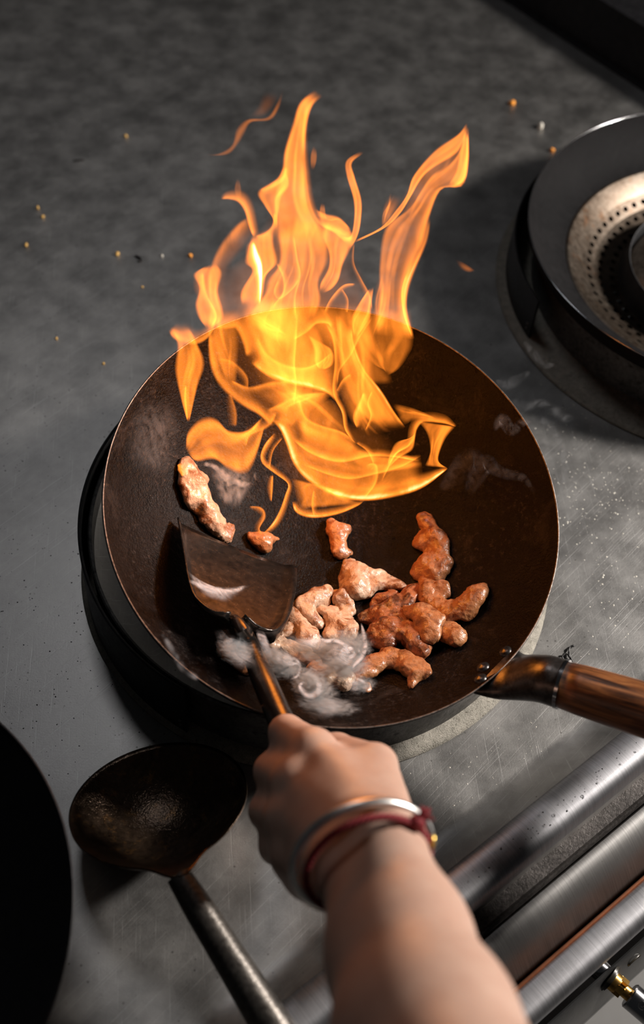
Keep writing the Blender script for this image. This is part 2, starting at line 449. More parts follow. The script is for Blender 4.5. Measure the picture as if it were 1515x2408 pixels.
# ------------------------------------------------------------------ burners
def burner(name, label, c, ring_r, collar_h, guard_r, guard_h, ga0, ga1, flange_r):
    root = thing(name, label, 'burner', (c[0], c[1], 0))
    c3 = np.array([c[0], c[1], 0.0])
    v, f = lathe_geo([(ring_r - 0.004, 0.0), (flange_r, 0.0), (flange_r + 0.001, 0.0015), (flange_r - 0.001, 0.0040), (ring_r + 0.003, 0.0065), (ring_r - 0.004, 0.0065)], 128, closed_profile=True)
    auto_sharp(mesh_obj('base_flange', v + c3, f, M_FLANGE, root), 50)
    v, f = lathe_geo([(ring_r - 0.0030, 0.004), (ring_r, 0.004), (ring_r, collar_h - 0.001), (ring_r - 0.0012, collar_h), (ring_r - 0.0030, collar_h - 0.001)], 128, closed_profile=True)
    auto_sharp(mesh_obj('collar', v + c3, f, M_COLLAR, root), 50)
    v, f = lathe_geo([(guard_r - 0.0005, 0.0045), (guard_r + 0.0020, 0.0045), (guard_r + 0.0005, guard_h - 0.0008), (guard_r - 0.0006, guard_h), (guard_r - 0.0020, guard_h - 0.001)], 90, ga0, ga1, closed_profile=True)
    auto_sharp(mesh_obj('wind_guard', v + c3, f, M_GUARD, root), 50)
    for a in (ga1 - 0.03, ga0 + 0.03):
        for zz in (0.012, 0.018):
            p = c3 + np.array([math.cos(a) * (guard_r + 0.0012), math.sin(a) * (guard_r + 0.0012), zz])
            v, f = tube_geo(np.array([p - 0.0005 * np.array([math.cos(a), math.sin(a), 0]), p + 0.0018 * np.array([math.cos(a), math.sin(a), 0])]), [0.0016, 0.0010], 8)
            mesh_obj('guard_rivet', v, f, M_COLLAR, root)
    return root, c3
CC = (-0.003, 0.555)
b1_, c3 = burner('wok_burner', 'round iron burner with half-height wind guard, under the wok full of flames', CC, 0.1775, 0.0570, 0.1835, 0.066, math.radians(70), math.radians(242), 0.1885)
v, f = lathe_geo([(0.1745, 0.040), (0.16, 0.022), (0.13, 0.012), (0.09, 0.0085), (0.085, 0.0075), (0.13, 0.009), (0.165, 0.016), (0.1748, 0.035)], 96, closed_profile=True)
auto_sharp(mesh_obj('flame_dish', v + c3, f, M_COUNTER, b1_), 60)

CR = (0.379, 0.900)
b2_, c3 = burner('wok_burner', 'uncovered iron burner with perforated steel cup, at the right edge', CR, 0.1850, 0.050, 0.2075, 0.050, math.radians(118), math.radians(203), 0.2180)
# black funnel ring
pr = [(0.1985, 0.0720), (0.1990, 0.0705), (0.1960, 0.0600), (0.1880, 0.0480), (0.1780, 0.0400), (0.1600, 0.0335), (0.1535, 0.0325), (0.1535, 0.0345), (0.1580, 0.0352), (0.1640, 0.0372), (0.1710, 0.0408), (0.1780, 0.0458), (0.1845, 0.0522), (0.1905, 0.0600), (0.1948, 0.0665), (0.1975, 0.0722)]
v, f = lathe_geo(pr, 160, closed_profile=True)
auto_sharp(mesh_obj('funnel_ring', v + c3, f, M_SOOTY, b2_), 60)
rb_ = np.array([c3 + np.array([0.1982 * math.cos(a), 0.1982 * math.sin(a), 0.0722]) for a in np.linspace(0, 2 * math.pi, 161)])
v, f = tube_geo(rb_, np.full(161, 0.0006), 6, caps=False); mesh_obj('rim_bead', v, f, M_CHROME, b2_)  # polished bead added to draw a thin highlight along the funnel rim
# perforated cup: rim band, then cells that each hold one round hole
def holed_band(r0, z0, r1, z1, n, hole, stagger=0.0):
    V = []; F = []
    for i in range(n):
        a0 = (i + stagger) * 2 * math.pi / n; da = 2 * math.pi / n
        L = math.hypot(r1 - r0, z1 - z0); rm = (r0 + r1) / 2
        ru, rv = hole / (rm * da), hole / L
        outer = [(0, 0), (.5, 0), (1, 0), (1, .5), (1, 1), (.5, 1), (0, 1), (0, .5)]
        inner = [(0.5 + ru * math.cos(t), 0.5 + rv * math.sin(t)) for t in np.radians([225, 270, 315, 0, 45, 90, 135, 180])]
        k = len(V)
        for u, w in outer + inner:
            r = r0 + (r1 - r0) * w; z = z0 + (z1 - z0) * w; a = a0 + da * u
            V.append((r * math.cos(a), r * math.sin(a), z))
        for j in range(8):
            F.append((k + j, k + (j + 1) % 8, k + 8 + (j + 1) % 8, k + 8 + j))
    return np.array(V), F
def plain_band(pts, n=120):
    return lathe_geo(pts, n)
cup = [plain_band([(0.1560, 0.0345), (0.1545, 0.0360), (0.1525, 0.0352), (0.1360, 0.0220)])]
rz = [(0.1360, 0.0220), (0.1235, 0.0140), (0.1110, 0.0095), (0.0985, 0.0065), (0.0860, 0.0050)]
for k, n_h in enumerate((68, 62, 56, 48)):
    cup.append(holed_band(*rz[k], *rz[k + 1], n_h, 0.0031, 0.5 * (k % 2)))
v, f = join_geo(*cup)
o = mesh_obj('perforated_cup', v + c3, f, M_CUP, b2_); o['label'] = 'heat-stained steel cup pierced with rings of holes'
v, f = lathe_geo([(0.165, 0.002), (0.165, 0.0026), (0.0, 0.0026), (0.0, 0.002)], 64)
mesh_obj('ash_pan', v + c3, f, M_RUBBER, b2_)
pr = [(0.0985, 0.004), (0.0985, 0.006), (0.0945, 0.0330), (0.0935, 0.0340), (0.0922, 0.0330), (0.0940, 0.008)]
v, f = lathe_geo(pr, 96); auto_sharp(mesh_obj('burner_wall', v + c3, f, M_GUARD, b2_), 60)
inner = [plain_band([(0.0900, 0.020), (0.084, 0.0240), (0.070, 0.0285)], 96), holed_band(0.070, 0.0285, 0.058, 0.0335, 30, 0.0027), holed_band(0.058, 0.0335, 0.046, 0.0345, 24, 0.0027, 0.5), plain_band([(0.046, 0.0345), (0.0, 0.036)], 96)]
v, f = join_geo(*inner); mesh_obj('burner_cap', v + c3, f, M_CUP, b2_)

# ------------------------------------------------------------------ woks
WC = np.array([0.01046, 0.52775, 0.11342]); WN = np.array([0.14028, -0.20616, 0.96841]); WR = 0.167; WD = 0.090
WS = (WR ** 2 + WD ** 2) / (2 * WD); WSC = WC + WN * (WS - WD)
w1, w2, _ = frame_for(WN); w2 = np.cross(WN, w1)
def on_wok(px, py, off=0.0):
    r = ray(px, py); r = r / np.linalg.norm(r); oc = CAMP - WSC; R = WS - off
    b = oc @ r; c = oc @ oc - R * R
    return CAMP + r * (-b + math.sqrt(max(b * b - c, 0)))
def wok_normal(p):
    n = WSC - p; return n / np.linalg.norm(n)
def wok_geo(R_, Dp, th=0.0016, rim=0.0):
    S_ = (R_ ** 2 + Dp ** 2) / (2 * Dp); amax = math.acos((S_ - Dp) / S_)
    pr = []
    for a in np.linspace(0.0, amax, 40):
        pr.append((S_ * math.sin(a), S_ - S_ * math.cos(a)))
    pr.append((pr[-1][0] + 0.0006, pr[-1][1] + 0.0006)); pr.append((pr[-1][0] + 0.0008, pr[-1][1] - 0.0006))
    So = S_ + th
    for a in np.linspace(amax, 0, 40):
        pr.append((So * math.sin(a), S_ - So * math.cos(a)))
    return lathe_geo(pr, 160)
def wok_mat():
    m, nt, out = new_mat('seasoned_wok_iron')
    co = mapped(nt)
    a = noise_node(nt, co, 13, 6, 0.62, 0.6); b = noise_node(nt, co, 60, 6, 0.72); c = noise_node(nt, co, 520, 3, 0.7)
    hot = noise_node(nt, co, 22, 6, 0.75, 0.8)
    col = ramp(nt, a, [(0.30, (0.0012, 0.0008, 0.0008)), (0.70, (0.005, 0.0028, 0.0024))])
    col = mix_col(nt, 0.5, col, ramp(nt, b, [(0.35, (0.0015, 0.001, 0.001)), (0.72, (0.010, 0.006, 0.005))]))
    col = mix_col(nt, ramp(nt, hot, [(0.56, g3(0)), (0.66, g3(0.5))]), col, (0.03, 0.022, 0.019))
    rg = ramp(nt, b, [(0.30, g3(0.24)), (0.70, g3(0.6))])
    rg = mix_col(nt, 0.35, rg, ramp(nt, a, [(0.35, g3(0.15)), (0.65, g3(0.6))]))
    fl_ = ramp(nt, noise_node(nt, co, 240, 5, 0.8), [(0.54, g3(0)), (0.70, g3(0.8))])
    col = mix_col(nt, mix_col(nt, 1.0, fl_, ramp(nt, noise_node(nt, co, 16, 3, 0.6), [(0.42, g3(0)), (0.62, g3(1))]), 'MULTIPLY'), col, (0.055, 0.042, 0.037))
    bh = math_node(nt, 'ADD', math_node(nt, 'MULTIPLY', b, 1.0), math_node(nt, 'MULTIPLY', c, 0.6))
    principled(nt, out, col, rg, 0.15, bh, 0.8, 0.0014, **{'Specular IOR Level': 0.09})
    return m
M_WOK = wok_mat()
wok = thing('wok', 'carbon steel wok with wooden handle, full of flames and sliced meat', 'wok', WC - WN * WD)
def wokframe(v):
    return WC - WN * WD + np.outer(v[:, 0], w1) + np.outer(v[:, 1], w2) + np.outer(v[:, 2], WN)
v, f = wok_geo(WR, WD); mesh_obj('bowl', wokframe(v), f, M_WOK, wok)
# handle: socket flares from the rim to a round ferrule, then a turned wooden grip
M_SOCKET = iron_mat('handle_iron', (0.03, 0.026, 0.025), (0.12, 0.11, 0.105), (0.22, 0.4), 0.85, 25, bump=0.15)
M_RIM = plain_mat('worn_rim', (0.16, 0.13, 0.115), 0.45, 0.9, 0.6, 400)
def on_rim(px, py):
    r = ray(px, py); return CAMP + r * (((WC - CAMP) @ WN) / (r @ WN))
rp0 = on_rim(1222, 1518); rp1 = on_rim(1121, 1624)
chord = (rp1 - rp0) / np.linalg.norm(rp1 - rp0)
root_c = (rp0 + rp1) / 2 - WN * 0.0075
hA = on_z(1322, 1609, 0.090); hB = on_z(1512, 1668, 0.101)
hdir = (hB - hA) / np.linalg.norm(hB - hA)
side = np.cross(hdir, [0, 0, 1]); side /= np.linalg.norm(side)
vert = np.cross(side, hdir)
def loft(path, rad, seg, sd, vt):
    V = []; F = []; n = len(path); A = np.linspace(0, 2 * math.pi, seg, endpoint=False)
    for p, (a, b) in zip(path, rad):
        V.append(p + np.outer(np.cos(A) * a, sd) + np.outer(np.sin(A) * b, vt))
    for i in range(n - 1):
        for j in range(seg):
            q = i * seg + j; w = i * seg + (j + 1) % seg; F.append((q, w, w + seg, q + seg))
    F.append(tuple(range(seg - 1, -1, -1))); F.append(tuple(range((n - 1) * seg, n * seg)))
    return np.vstack(V), F
path = spline([root_c, root_c + hdir * 0.012 - np.array([0, 0, 0.001]), (root_c + hA) / 2, hA - hdir * 0.012, hA], 18)
tt = np.linspace(0, 1, 18)
wid = np.interp(tt, [0, .1, .3, .55, 1], [0.0238, 0.0222, 0.0190, 0.0170, 0.0168]); hgt = np.interp(tt, [0, .1, .3, .55, 1], [0.0050, 0.0075, 0.0125, 0.0160, 0.0168])
V = []; F = []; Ang = np.linspace(0, 2 * math.pi, 36, endpoint=False)
if chord @ side < 0: chord = -chord
for i, p in enumerate(path):
    k = max(0.0, 1 - tt[i] / 0.55) ** 1.2
    sd = side * (1 - k) + chord * k; sd /= np.linalg.norm(sd)
    vt = vert - sd * (vert @ sd); vt /= np.linalg.norm(vt)
    V.append(p + np.outer(np.cos(Ang) * wid[i], sd) + np.outer(np.sin(Ang) * hgt[i], vt))
for i in range(17):
    for j in range(36):
        q = i * 36 + j; w_ = i * 36 + (j + 1) % 36; F.append((q, w_, w_ + 36, q + 36))
auto_sharp(mesh_obj('handle_socket', np.vstack(V), F, M_SOCKET, wok), 60)
v, f = loft([hA - hdir * 0.0012, hA, hA + hdir * 0.0012], [(0.0174, 0.0174)] * 3, 36, side, vert); auto_sharp(mesh_obj('ferrule_ring', v, f, M_CHROME, wok))
def wood_mat():
    m, nt, out = new_mat('stained_wood')
    M4 = Matrix((hdir, side, vert)).transposed().to_4x4()
    eul = M4.to_euler()
    co = mapped(nt, (16, 170, 170), tuple(eul))
    g = noise_node(nt, co, 1.0, 5, 0.6, 0.5); k = noise_node(nt, mapped(nt), 60, 4)
    col = ramp(nt, g, [(0.36, (0.025, 0.009, 0.004)), (0.5, (0.15, 0.055, 0.018)), (0.64, (0.30, 0.125, 0.042))])
    col = mix_col(nt, ramp(nt, k, [(0.55, g3(0)), (0.75, g3(0.6))]), col, (0.05, 0.02, 0.01))
    principled(nt, out, col, 0.38, 0.0, g, 0.2, 0.0005)
    return m
hl = np.linspace(0, 0.17, 14)
v, f = loft([hA + hdir * (0.0008 + s) for s in hl], [(r, r) for r in np.interp(hl, [0, 0.004, 0.05, 0.13, 0.16, 0.17], [0.0160, 0.0168, 0.0182, 0.0195, 0.0175, 0.010])], 40, side, vert)
o = mesh_obj('handle_grip', v, f, wood_mat(), wok); o['label'] = 'dark orange-brown turned wooden grip'
for px, py in ((1189, 1533), (1136, 1570), (1130, 1597)):
    p = on_wok(px, py, 0.0); n = wok_normal(p); a1, a2, _ = frame_for(n)
    v, f = lathe_geo([(0.0052, -0.0004), (0.0048, 0.0012), (0.0030, 0.0024), (0.0, 0.0030)], 20)
    mesh_obj('rivet', p + np.outer(v[:, 0], a1) + np.outer(v[:, 1], a2) + np.outer(v[:, 2], n), f, M_SOCKET, wok)
# bright worn rim bead
rim = np.array([WC + WN * 0.0006 + (WR + 0.0005) * (math.cos(a) * w1 + math.sin(a) * w2) for a in np.linspace(0, 2 * math.pi, 161)])
v, f = tube_geo(rim, np.full(161, 0.0007), 6, caps=False); mesh_obj('rim_bead', v, f, M_RIM, wok)

bw = thing('wok', 'soot-black wok cut off by the left edge beside the ladle', 'wok', (-0.3036, 0.2067, 0.02))
v, f = wok_geo(0.171, 0.085); v = v + np.array([-0.3036, 0.2067, 0.0165])
M_SOOT = iron_mat('soot', (0.0015, 0.0015, 0.002), (0.005, 0.005, 0.0065), (0.5, 0.8), 0.2, 20, bump=0.2)
mesh_obj('bowl', v, f, M_SOOT, bw)
rim = np.array([[-0.3036 + 0.1715 * math.cos(a), 0.2067 + 0.1715 * math.sin(a), 0.1020] for a in np.linspace(0, 2 * math.pi, 121)])
v, f = tube_geo(rim, np.full(121, 0.0010), 6, caps=False); mesh_obj('rim_bead', v, f, M_BLACK_IRON, bw)
b3_ = thing('burner_ring', 'low iron ring under the soot-black wok at the left edge', 'burner ring', (-0.3036, 0.2067, 0))
v, f = lathe_geo([(0.1010, 0.0), (0.1100, 0.0), (0.1040, 0.032), (0.1010, 0.0325)], 96, closed_profile=True)
auto_sharp(mesh_obj('ring_wall', v + np.array([-0.3036, 0.2067, 0]), f, M_GUARD, b3_))

# ------------------------------------------------------------------ spatula
M_SPAT = iron_mat('spatula_steel', (0.035, 0.030, 0.028), (0.12, 0.105, 0.095), (0.16, 0.34), 0.9, 18, bump=0.06)
spat_root_p = on_wok(575, 1360, 0.004)
spat = thing('wok_spatula', 'steel wok spatula with folded blade and round handle, held in the fist', 'spatula', spat_root_p)
# blade corners over the wok floor (far edge rests on it, heel lifted)
def lift(px, py, off): return on_wok(px, py, off)
pA = lift(413, 1226, 0.003); pB = lift(691, 1338, 0.010); pH = lift(540, 1462, 0.030); pL = lift(440, 1400, 0.016); pR = lift(668, 1470, 0.022)
ctr = (pA + pB + pH) / 3
ey = ((pA + pB) / 2 - pH); ey /= np.linalg.norm(ey)
ex = pB - pA; ex -= ey * (ex @ ey); ex /= np.linalg.norm(ex)
ez = np.cross(ex, ey)
if ez[2] < 0: ez = -ez
def plane_hit(px, py):
    r = ray(px, py); return CAMP + r * (((ctr - CAMP) @ ez) / (r @ ez))
outl = [(413, 1226), (470, 1241), (560, 1272), (640, 1312), (691, 1340), (690, 1390), (680, 1440), (662, 1478), (635, 1494), (600, 1482), (566, 1462), (530, 1458), (488, 1440), (455, 1412), (437, 1370), (426, 1300)]
ring = np.array([plane_hit(*p) for p in outl])
# grid the outline: left chain to right chain in rows
Lc = spline([plane_hit(*p) for p in [(413, 1226), (419, 1262), (427, 1310), (437, 1368), (452, 1410), (487, 1441), (532, 1459)]], 26)
Rc = spline([plane_hit(*p) for p in [(691, 1338), (691, 1370), (687, 1405), (678, 1442), (662, 1474), (632, 1492), (566, 1463)]], 26)
nu = 24; V = []; F = []
for i in range(26):
    for j in range(nu):
        u = j / (nu - 1)
        p = Lc[i] * (1 - u) + Rc[i] * u
        w = i / 25
        up = 0.0042 * max(0, (u - 0.90) / 0.10) ** 1.3 + 0.0042 * max(0, (0.05 - u) / 0.05) ** 1.5 + 0.004 * max(0, (w - 0.9) / 0.1) ** 1.5
        dish = -0.0020 * math.sin(math.pi * u)
        V.append(p + ez * (up + dish))
for i in range(25):
    for j in range(nu - 1):
        a = i * nu + j; F.append((a, a + 1, a + nu + 1, a + nu))
o = mesh_obj('blade', V, F, M_SPAT, spat); md = o.modifiers.new('thickness', 'SOLIDIFY'); md.thickness = 0.0011; md.offset = 0
o['label'] = 'wide dark steel blade with turned-up edges'
# turned-down side flange along the right edge
Rf = spline([plane_hit(*p) for p in [(691, 1338), (691, 1370), (687, 1405), (678, 1442), (662, 1474), (640, 1490), (600, 1481)]], 24)
V = []; F = []
for i, p in enumerate(Rf):
    h = 0.009 * min(1, i / 3.0 + 0.3) * min(1, (23 - i) / 4.0 + 0.25)
    V += [p + ez * 0.0040, p + ex * 0.0016 - ez * 0.001, p + ex * 0.0020 - ez * h]
for i in range(23):
    for j in range(2):
        a = i * 3 + j; F.append((a, a + 1, a + 4, a + 3))
o = mesh_obj('side_flange', V, F, M_SPAT, spat); md = o.modifiers.new('thickness', 'SOLIDIFY'); md.thickness = 0.0012; md.offset = 0
hN = plane_hit(548, 1461); hP = at(570, 1482, np.dot(hN - CAMP, FWD) - 0.012)
hS = at(668, 1710, 0.760); hE = hS + (hS - at(583, 1512, 0.838)) / np.linalg.norm(hS - at(583, 1512, 0.838)) * 0.125
path = spline([hN - (hP - hN) * 0.35, hN + ez * 0.002, hP, at(583, 1512, 0.838), hS, hE], 40)
rad = np.interp(np.linspace(0, 1, 40), [0, .06, .15, .35, 1], [0.0030, 0.0048, 0.0066, 0.0084, 0.0098])
v, f = tube_geo(path, rad, 24); auto_sharp(mesh_obj('handle', v, f, M_SPAT, spat), 60)

# ------------------------------------------------------------------ ladle
M_LADLE = iron_mat('wet_ladle_iron', (0.014, 0.009, 0.006), (0.11, 0.07, 0.045), (0.08, 0.34), 0.75, 22, (0.22, 0.11, 0.04), 0.9)
M_LHANDLE = iron_mat('worn_handle_steel', (0.05, 0.043, 0.038), (0.17, 0.155, 0.14), (0.25, 0.45), 0.9, 40, bump=0.3)
lh = np.array([0.36, -0.933, 0.0]); lphi = math.radians(27)
ln = -lh * math.sin(lphi) + np.array([0, 0, math.cos(lphi)])
lu = lh * math.cos(lphi) + np.array([0, 0, math.sin(lphi)])      # in rim plane, to the handle
lv = np.cross(ln, lu)
LC = on_z(372, 1880, 0.0395); LRx = 0.0605
ladle = thing('wok_ladle', 'greasy iron ladle with round bowl lying on the steel top', 'ladle', (LC[0], LC[1], 0))
V = []; F = []; nr, na = 26, 96
for sgn in (0, 1):
    for i in range(nr + 1):
        q = i / nr
        for j in range(na):
            a = 2 * math.pi * j / na
            dd = math.atan2(math.sin(a), math.cos(a))
            neck = 0.016 * math.exp(-(dd / 0.20) ** 2) + 0.005 * math.exp(-(dd / 0.5) ** 2)
            r = (LRx + neck * q ** 6) * q
            dep = -0.034 * (1 - q ** 2.4) + 0.0045 * math.exp(-(dd / 0.3) ** 2) * q ** 8
            p = LC + lu * (math.cos(a) * r) + lv * (math.sin(a) * r) + ln * (dep - (0.0022 if sgn else 0))
            V.append(p)
for sgn in (0, 1):
    o_ = sgn * (nr + 1) * na
    for i in range(nr):
        for j in range(na):
            a = o_ + i * na + j; b = o_ + i * na + (j + 1) % na
            F.append((a, a + na, b + na, b) if not sgn else (a, b, b + na, a + na))
for j in range(na):
    a = nr * na + j; b = nr * na + (j + 1) % na; k = (nr + 1) * na
    F.append((a, a + k, b + k, b))
o = mesh_obj('bowl', V, F, M_LADLE, ladle); o['label'] = 'wet black-brown ladle bowl'
zmin = min(p[2] for p in V); print('ladle min z', zmin)
h0 = LC + lu * (LRx + 0.017) - ln * 0.0035; h1 = at(640, 2412, 0.705)
hd = (h1 - h0) / np.linalg.norm(h1 - h0)
path = spline([h0 - hd * 0.004, h0 + hd * 0.008, (h0 + h1) / 2, h1, h1 + hd * 0.10], 24)
v, f = tube_geo(path, np.interp(np.linspace(0, 1, 24), [0, .06, .12, .3, .6, 1], [0.0078, 0.0088, 0.0096, 0.0106, 0.0130, 0.0150]), 24)
auto_sharp(mesh_obj('handle', v, f, M_LHANDLE, ladle), 60)

# ------------------------------------------------------------------ arm and hand
def skin_mat():
    m, nt, out = new_mat('skin')
    co = mapped(nt); a = noise_node(nt, co, 18, 4); b = noise_node(nt, co, 420, 3, 0.7); c = noise_node(nt, co, 90, 4, 0.6)
    col = ramp(nt, a, [(0.3, (0.38, 0.230, 0.170)), (0.7, (0.47, 0.315, 0.245))])
    col = mix_col(nt, 0.25, col, ramp(nt, c, [(0.3, (0.37, 0.19, 0.14)), (0.7, (0.50, 0.34, 0.265))]))
    principled(nt, out, col, 0.48, 0.0, b, 0.10, 0.0004, **{'Specular IOR Level': 0.4})
    return m
WRIST = at(866, 2000, 0.615)
fa_mid = at(938, 2232, 0.558); fa_low = at(1000, 2425, 0.508); fa_end = at(1085, 2640, 0.455)
wv = at(1000, 1900, 0.62) - at(745, 2150, 0.62); wv /= np.linalg.norm(wv)     # little finger side to thumb side
mcp = [at(738, 1768, .712), at(698, 1842, .699), at(683, 1926, .688), at(690, 2008, .680)]
mr = [.0122, .0122, .0115, .0105]
pip = [at(674, 1723, .744), at(640, 1814, .738), at(628, 1908, .728), at(648, 1992, .715)]
pr_ = [.0110, .0112, .0108, .0096]
dip = [at(690, 1752, .769), at(664, 1842, .760), at(654, 1932, .749), at(672, 2012, .733)]
tip = [at(738, 1766, .762), at(712, 1852, .752), at(704, 1940, .741), at(716, 2014, .727)]
carp = [at(892, 1960, .633), at(868, 1985, .625), at(838, 2020, .622), at(806, 2056, .624)]
prims = []
def cap(a, b, ra, rb, k=0.008): prims.append((np.asarray(a), np.asarray(b), ra, rb, k))
for sgn, dr in ((1, 0.0), (-1, -0.0005)):       # the two bones of the forearm
    o1, o2, o3 = wv * 0.0115 * sgn, wv * 0.0095 * sgn, wv * 0.009 * sgn
    cap(WRIST + o1, fa_mid + o2, 0.0185 + dr, 0.0230, 0.016)
    cap(fa_mid + o2, fa_low + o3, 0.0230, 0.0282, 0.022)
    cap(fa_low + o3, fa_end + o3, 0.0282, 0.0330, 0.022)
for i in range(4):
    cap(carp[i], mcp[i], [.0150, .0155, .0150, .0145][i], mr[i], 0.010)
cap(carp[0], WRIST + wv * 0.011, .0165, .018, 0.012); cap(carp[3], WRIST - wv * 0.012, .0155, .0175, 0.012); cap(carp[1], carp[2], .016, .016, .012)
cap(at(772, 1905, .684), at(800, 1985, .662), .017, .018, 0.014)             # palm
cap(at(722, 2062, .682), at(772, 2080, .652), .0135, .0150, 0.014)           # heel of the hand
cap(at(838, 1838, .694), at(870, 1905, .668), .0165, .0175, 0.014)           # web of the thumb
for i in range(3):                                              # flesh between the fingers
    cap(pip[i] * .55 + mcp[i] * .45, pip[i + 1] * .55 + mcp[i + 1] * .45, .0088, .0086, 0.008)
    cap(mcp[i], mcp[i + 1], .0105, .0100, 0.010)
    cap(pip[i] * .85 + mcp[i] * .15, pip[i + 1] * .85 + mcp[i + 1] * .15, .0066, .0064, 0.006)
fing = []
for i in range(4):
    fing.append([(mcp[i], pip[i], mr[i], pr_[i], 0.006), (pip[i], dip[i], pr_[i], pr_[i] * .86, 0.003), (dip[i], tip[i], pr_[i] * .86, pr_[i] * .74, 0.003)])
th = [at(908, 1925, .652), at(882, 1802, .700), at(792, 1768, .742), at(735, 1752, .768)]
thumb = [(th[0], th[1], .0160, .0132, .012), (th[1], th[2], .0132, .0115, .006), (th[2], th[3], .0115, .0088, .004)]
def hand_sdf(X):
    shp = X.shape[:-1]; Xf = X.reshape(-1, 3)
    d = np.full(len(Xf), 1.0)
    for a, b, ra, rb, k in prims:
        d = smin(d, cone_sdf(Xf, a, b, ra, rb), k)
    for i, p in enumerate(mcp):                                   # knuckles stand out
        d = smin(d, np.linalg.norm(Xf - (p - FWD * 0.0030), axis=1) - mr[i] * 0.88, 0.004)
    for ch in fing + [thumb]:
        e = np.full(len(Xf), 1.0)
        for a, b, ra, rb, k in ch:
            e = smin(e, cone_sdf(Xf, a, b, ra, rb), 0.004)
        d = smin(d, e, 0.0075)
    # tendons
    for i in range(4):
        a = carp[i] - FWD * .0135; b = mcp[i] - FWD * .0125
        d = smin(d, cone_sdf(Xf, a, b, .0012, .0022), 0.005)
    return d.reshape(shp)
allp = np.array([p for pr in prims for p in pr[:2]] + pip + dip + tip + th)
lo = allp.min(0) - 0.045; hi = allp.max(0) + 0.045
v, f = surface_nets(hand_sdf, lo, hi, 0.0024)
M_SKIN = skin_mat()
person = mesh_obj('person', v, f, M_SKIN)
tag(person, 'bare forearm and right fist of a cook gripping the spatula handle', 'person')
for _ in range(1):
    md = person.modifiers.new('smooth', 'SMOOTH'); md.iterations = 4; md.factor = 0.5

# bracelets
ax = (fa_mid - WRIST) / np.linalg.norm(fa_mid - WRIST)
def wrist_ring(c, tilt, R1, R2, n=120):
    """loop round the wrist: wide along wv, narrower across"""
    n_ = ax + tilt; n_ /= np.linalg.norm(n_)
    a = wv - n_ * (wv @ n_); a /= np.linalg.norm(a); b = np.cross(n_, a)
    return np.array([c + a * R1 * math.cos(t) + b * R2 * math.sin(t) for t in np.linspace(0, 2 * math.pi, n)]), n_
M_SILVER = plain_mat('silver', (0.90, 0.88, 0.85), 0.34, 1.0, 0.1, 80, 0.03)
M_CORD = plain_mat('red_cord', (0.17, 0.004, 0.010), 0.75, 0, 0.5, 900, 0.6)
M_GOLD = plain_mat('gold_bead', (0.7, 0.48, 0.12), 0.3, 0.9)
pth, n_ = wrist_ring(at(852, 2015, .617), np.zeros(3), 0.0372, 0.0345)
v, f = tube_geo(pth, np.full(len(pth), 0.0027), 14, caps=False)
bangle = mesh_obj('bangle', v, f, M_SILVER); tag(bangle, 'plain silver bangle on the wrist, nearer the hand than the red cord', 'bracelet')
pth, n_ = wrist_ring(at(866, 2036, .603), np.zeros(3), 0.0330, 0.0303, 160)
cordroot = thing('cord_bracelet', 'braided red cord bracelet with a fringed knot and gold bead on the wrist', 'bracelet', pth.mean(0))
T = np.gradient(pth, axis=0); T /= np.linalg.norm(T, axis=1)[:, None]
for k in range(3):
    P = []
    for i in range(len(pth)):
        a = i * 2 * math.pi / 159 * 22 + k * 2 * math.pi / 3
        rd = pth[i] - pth.mean(0); rd /= np.linalg.norm(rd)
        P.append(pth[i] + rd * 0.0011 * math.cos(a) + n_ * 0.0011 * math.sin(a))
    v, f = tube_geo(np.array(P), np.full(len(P), 0.00115), 7, caps=False)
    mesh_obj('strand', v, f, M_CORD, cordroot)
def ring_near(px, py):
    d_ = pth - CAMP; w_ = d_ @ FWD
    q_ = (IMG_W / 2 + FPX * (d_ @ RGT) / w_ - px) ** 2 + (IMG_H / 2 - FPX * (d_ @ UPV) / w_ - py) ** 2
    return pth[int(np.argmin(q_))].copy()
kn = ring_near(985, 1925)
kn = kn + (kn - pth.mean(0)) / np.linalg.norm(kn - pth.mean(0)) * 0.002
def blob(c, r, seed, h=0.0006, amp=0.3, sc=300):
    fn = lambda X: np.linalg.norm(X - c, axis=-1) - r * (1 + amp * grid_noise(X, sc, seed))
    return surface_nets(fn, c - r * 1.6, c + r * 1.6, h)
v, f = blob(kn, 0.0040, 5); mesh_obj('knot', v, f, M_CORD, cordroot)
for k in range(16):
    d = (RGT * 0.75 + UPV * 0.55 + rng.normal(0, 0.35, 3)); d /= np.linalg.norm(d)
    v, f = tube_geo(spline([kn, kn + d * 0.005, kn + d * 0.0085 + rng.normal(0, .0008, 3)], 5), [.0008, .0008, .0007, .0006, .0004], 5)
    mesh_obj('fringe_thread', v, f, M_CORD, cordroot)
gb0 = ring_near(1003, 1980) + RGT * 0.0028
v, f = tube_geo(np.array([gb0 - UPV * 0.004, gb0 - UPV * 0.001, gb0 + UPV * 0.003]), [0.0007, 0.0014, 0.0009], 8); mesh_obj('bead', v, f, M_GOLD, cordroot)

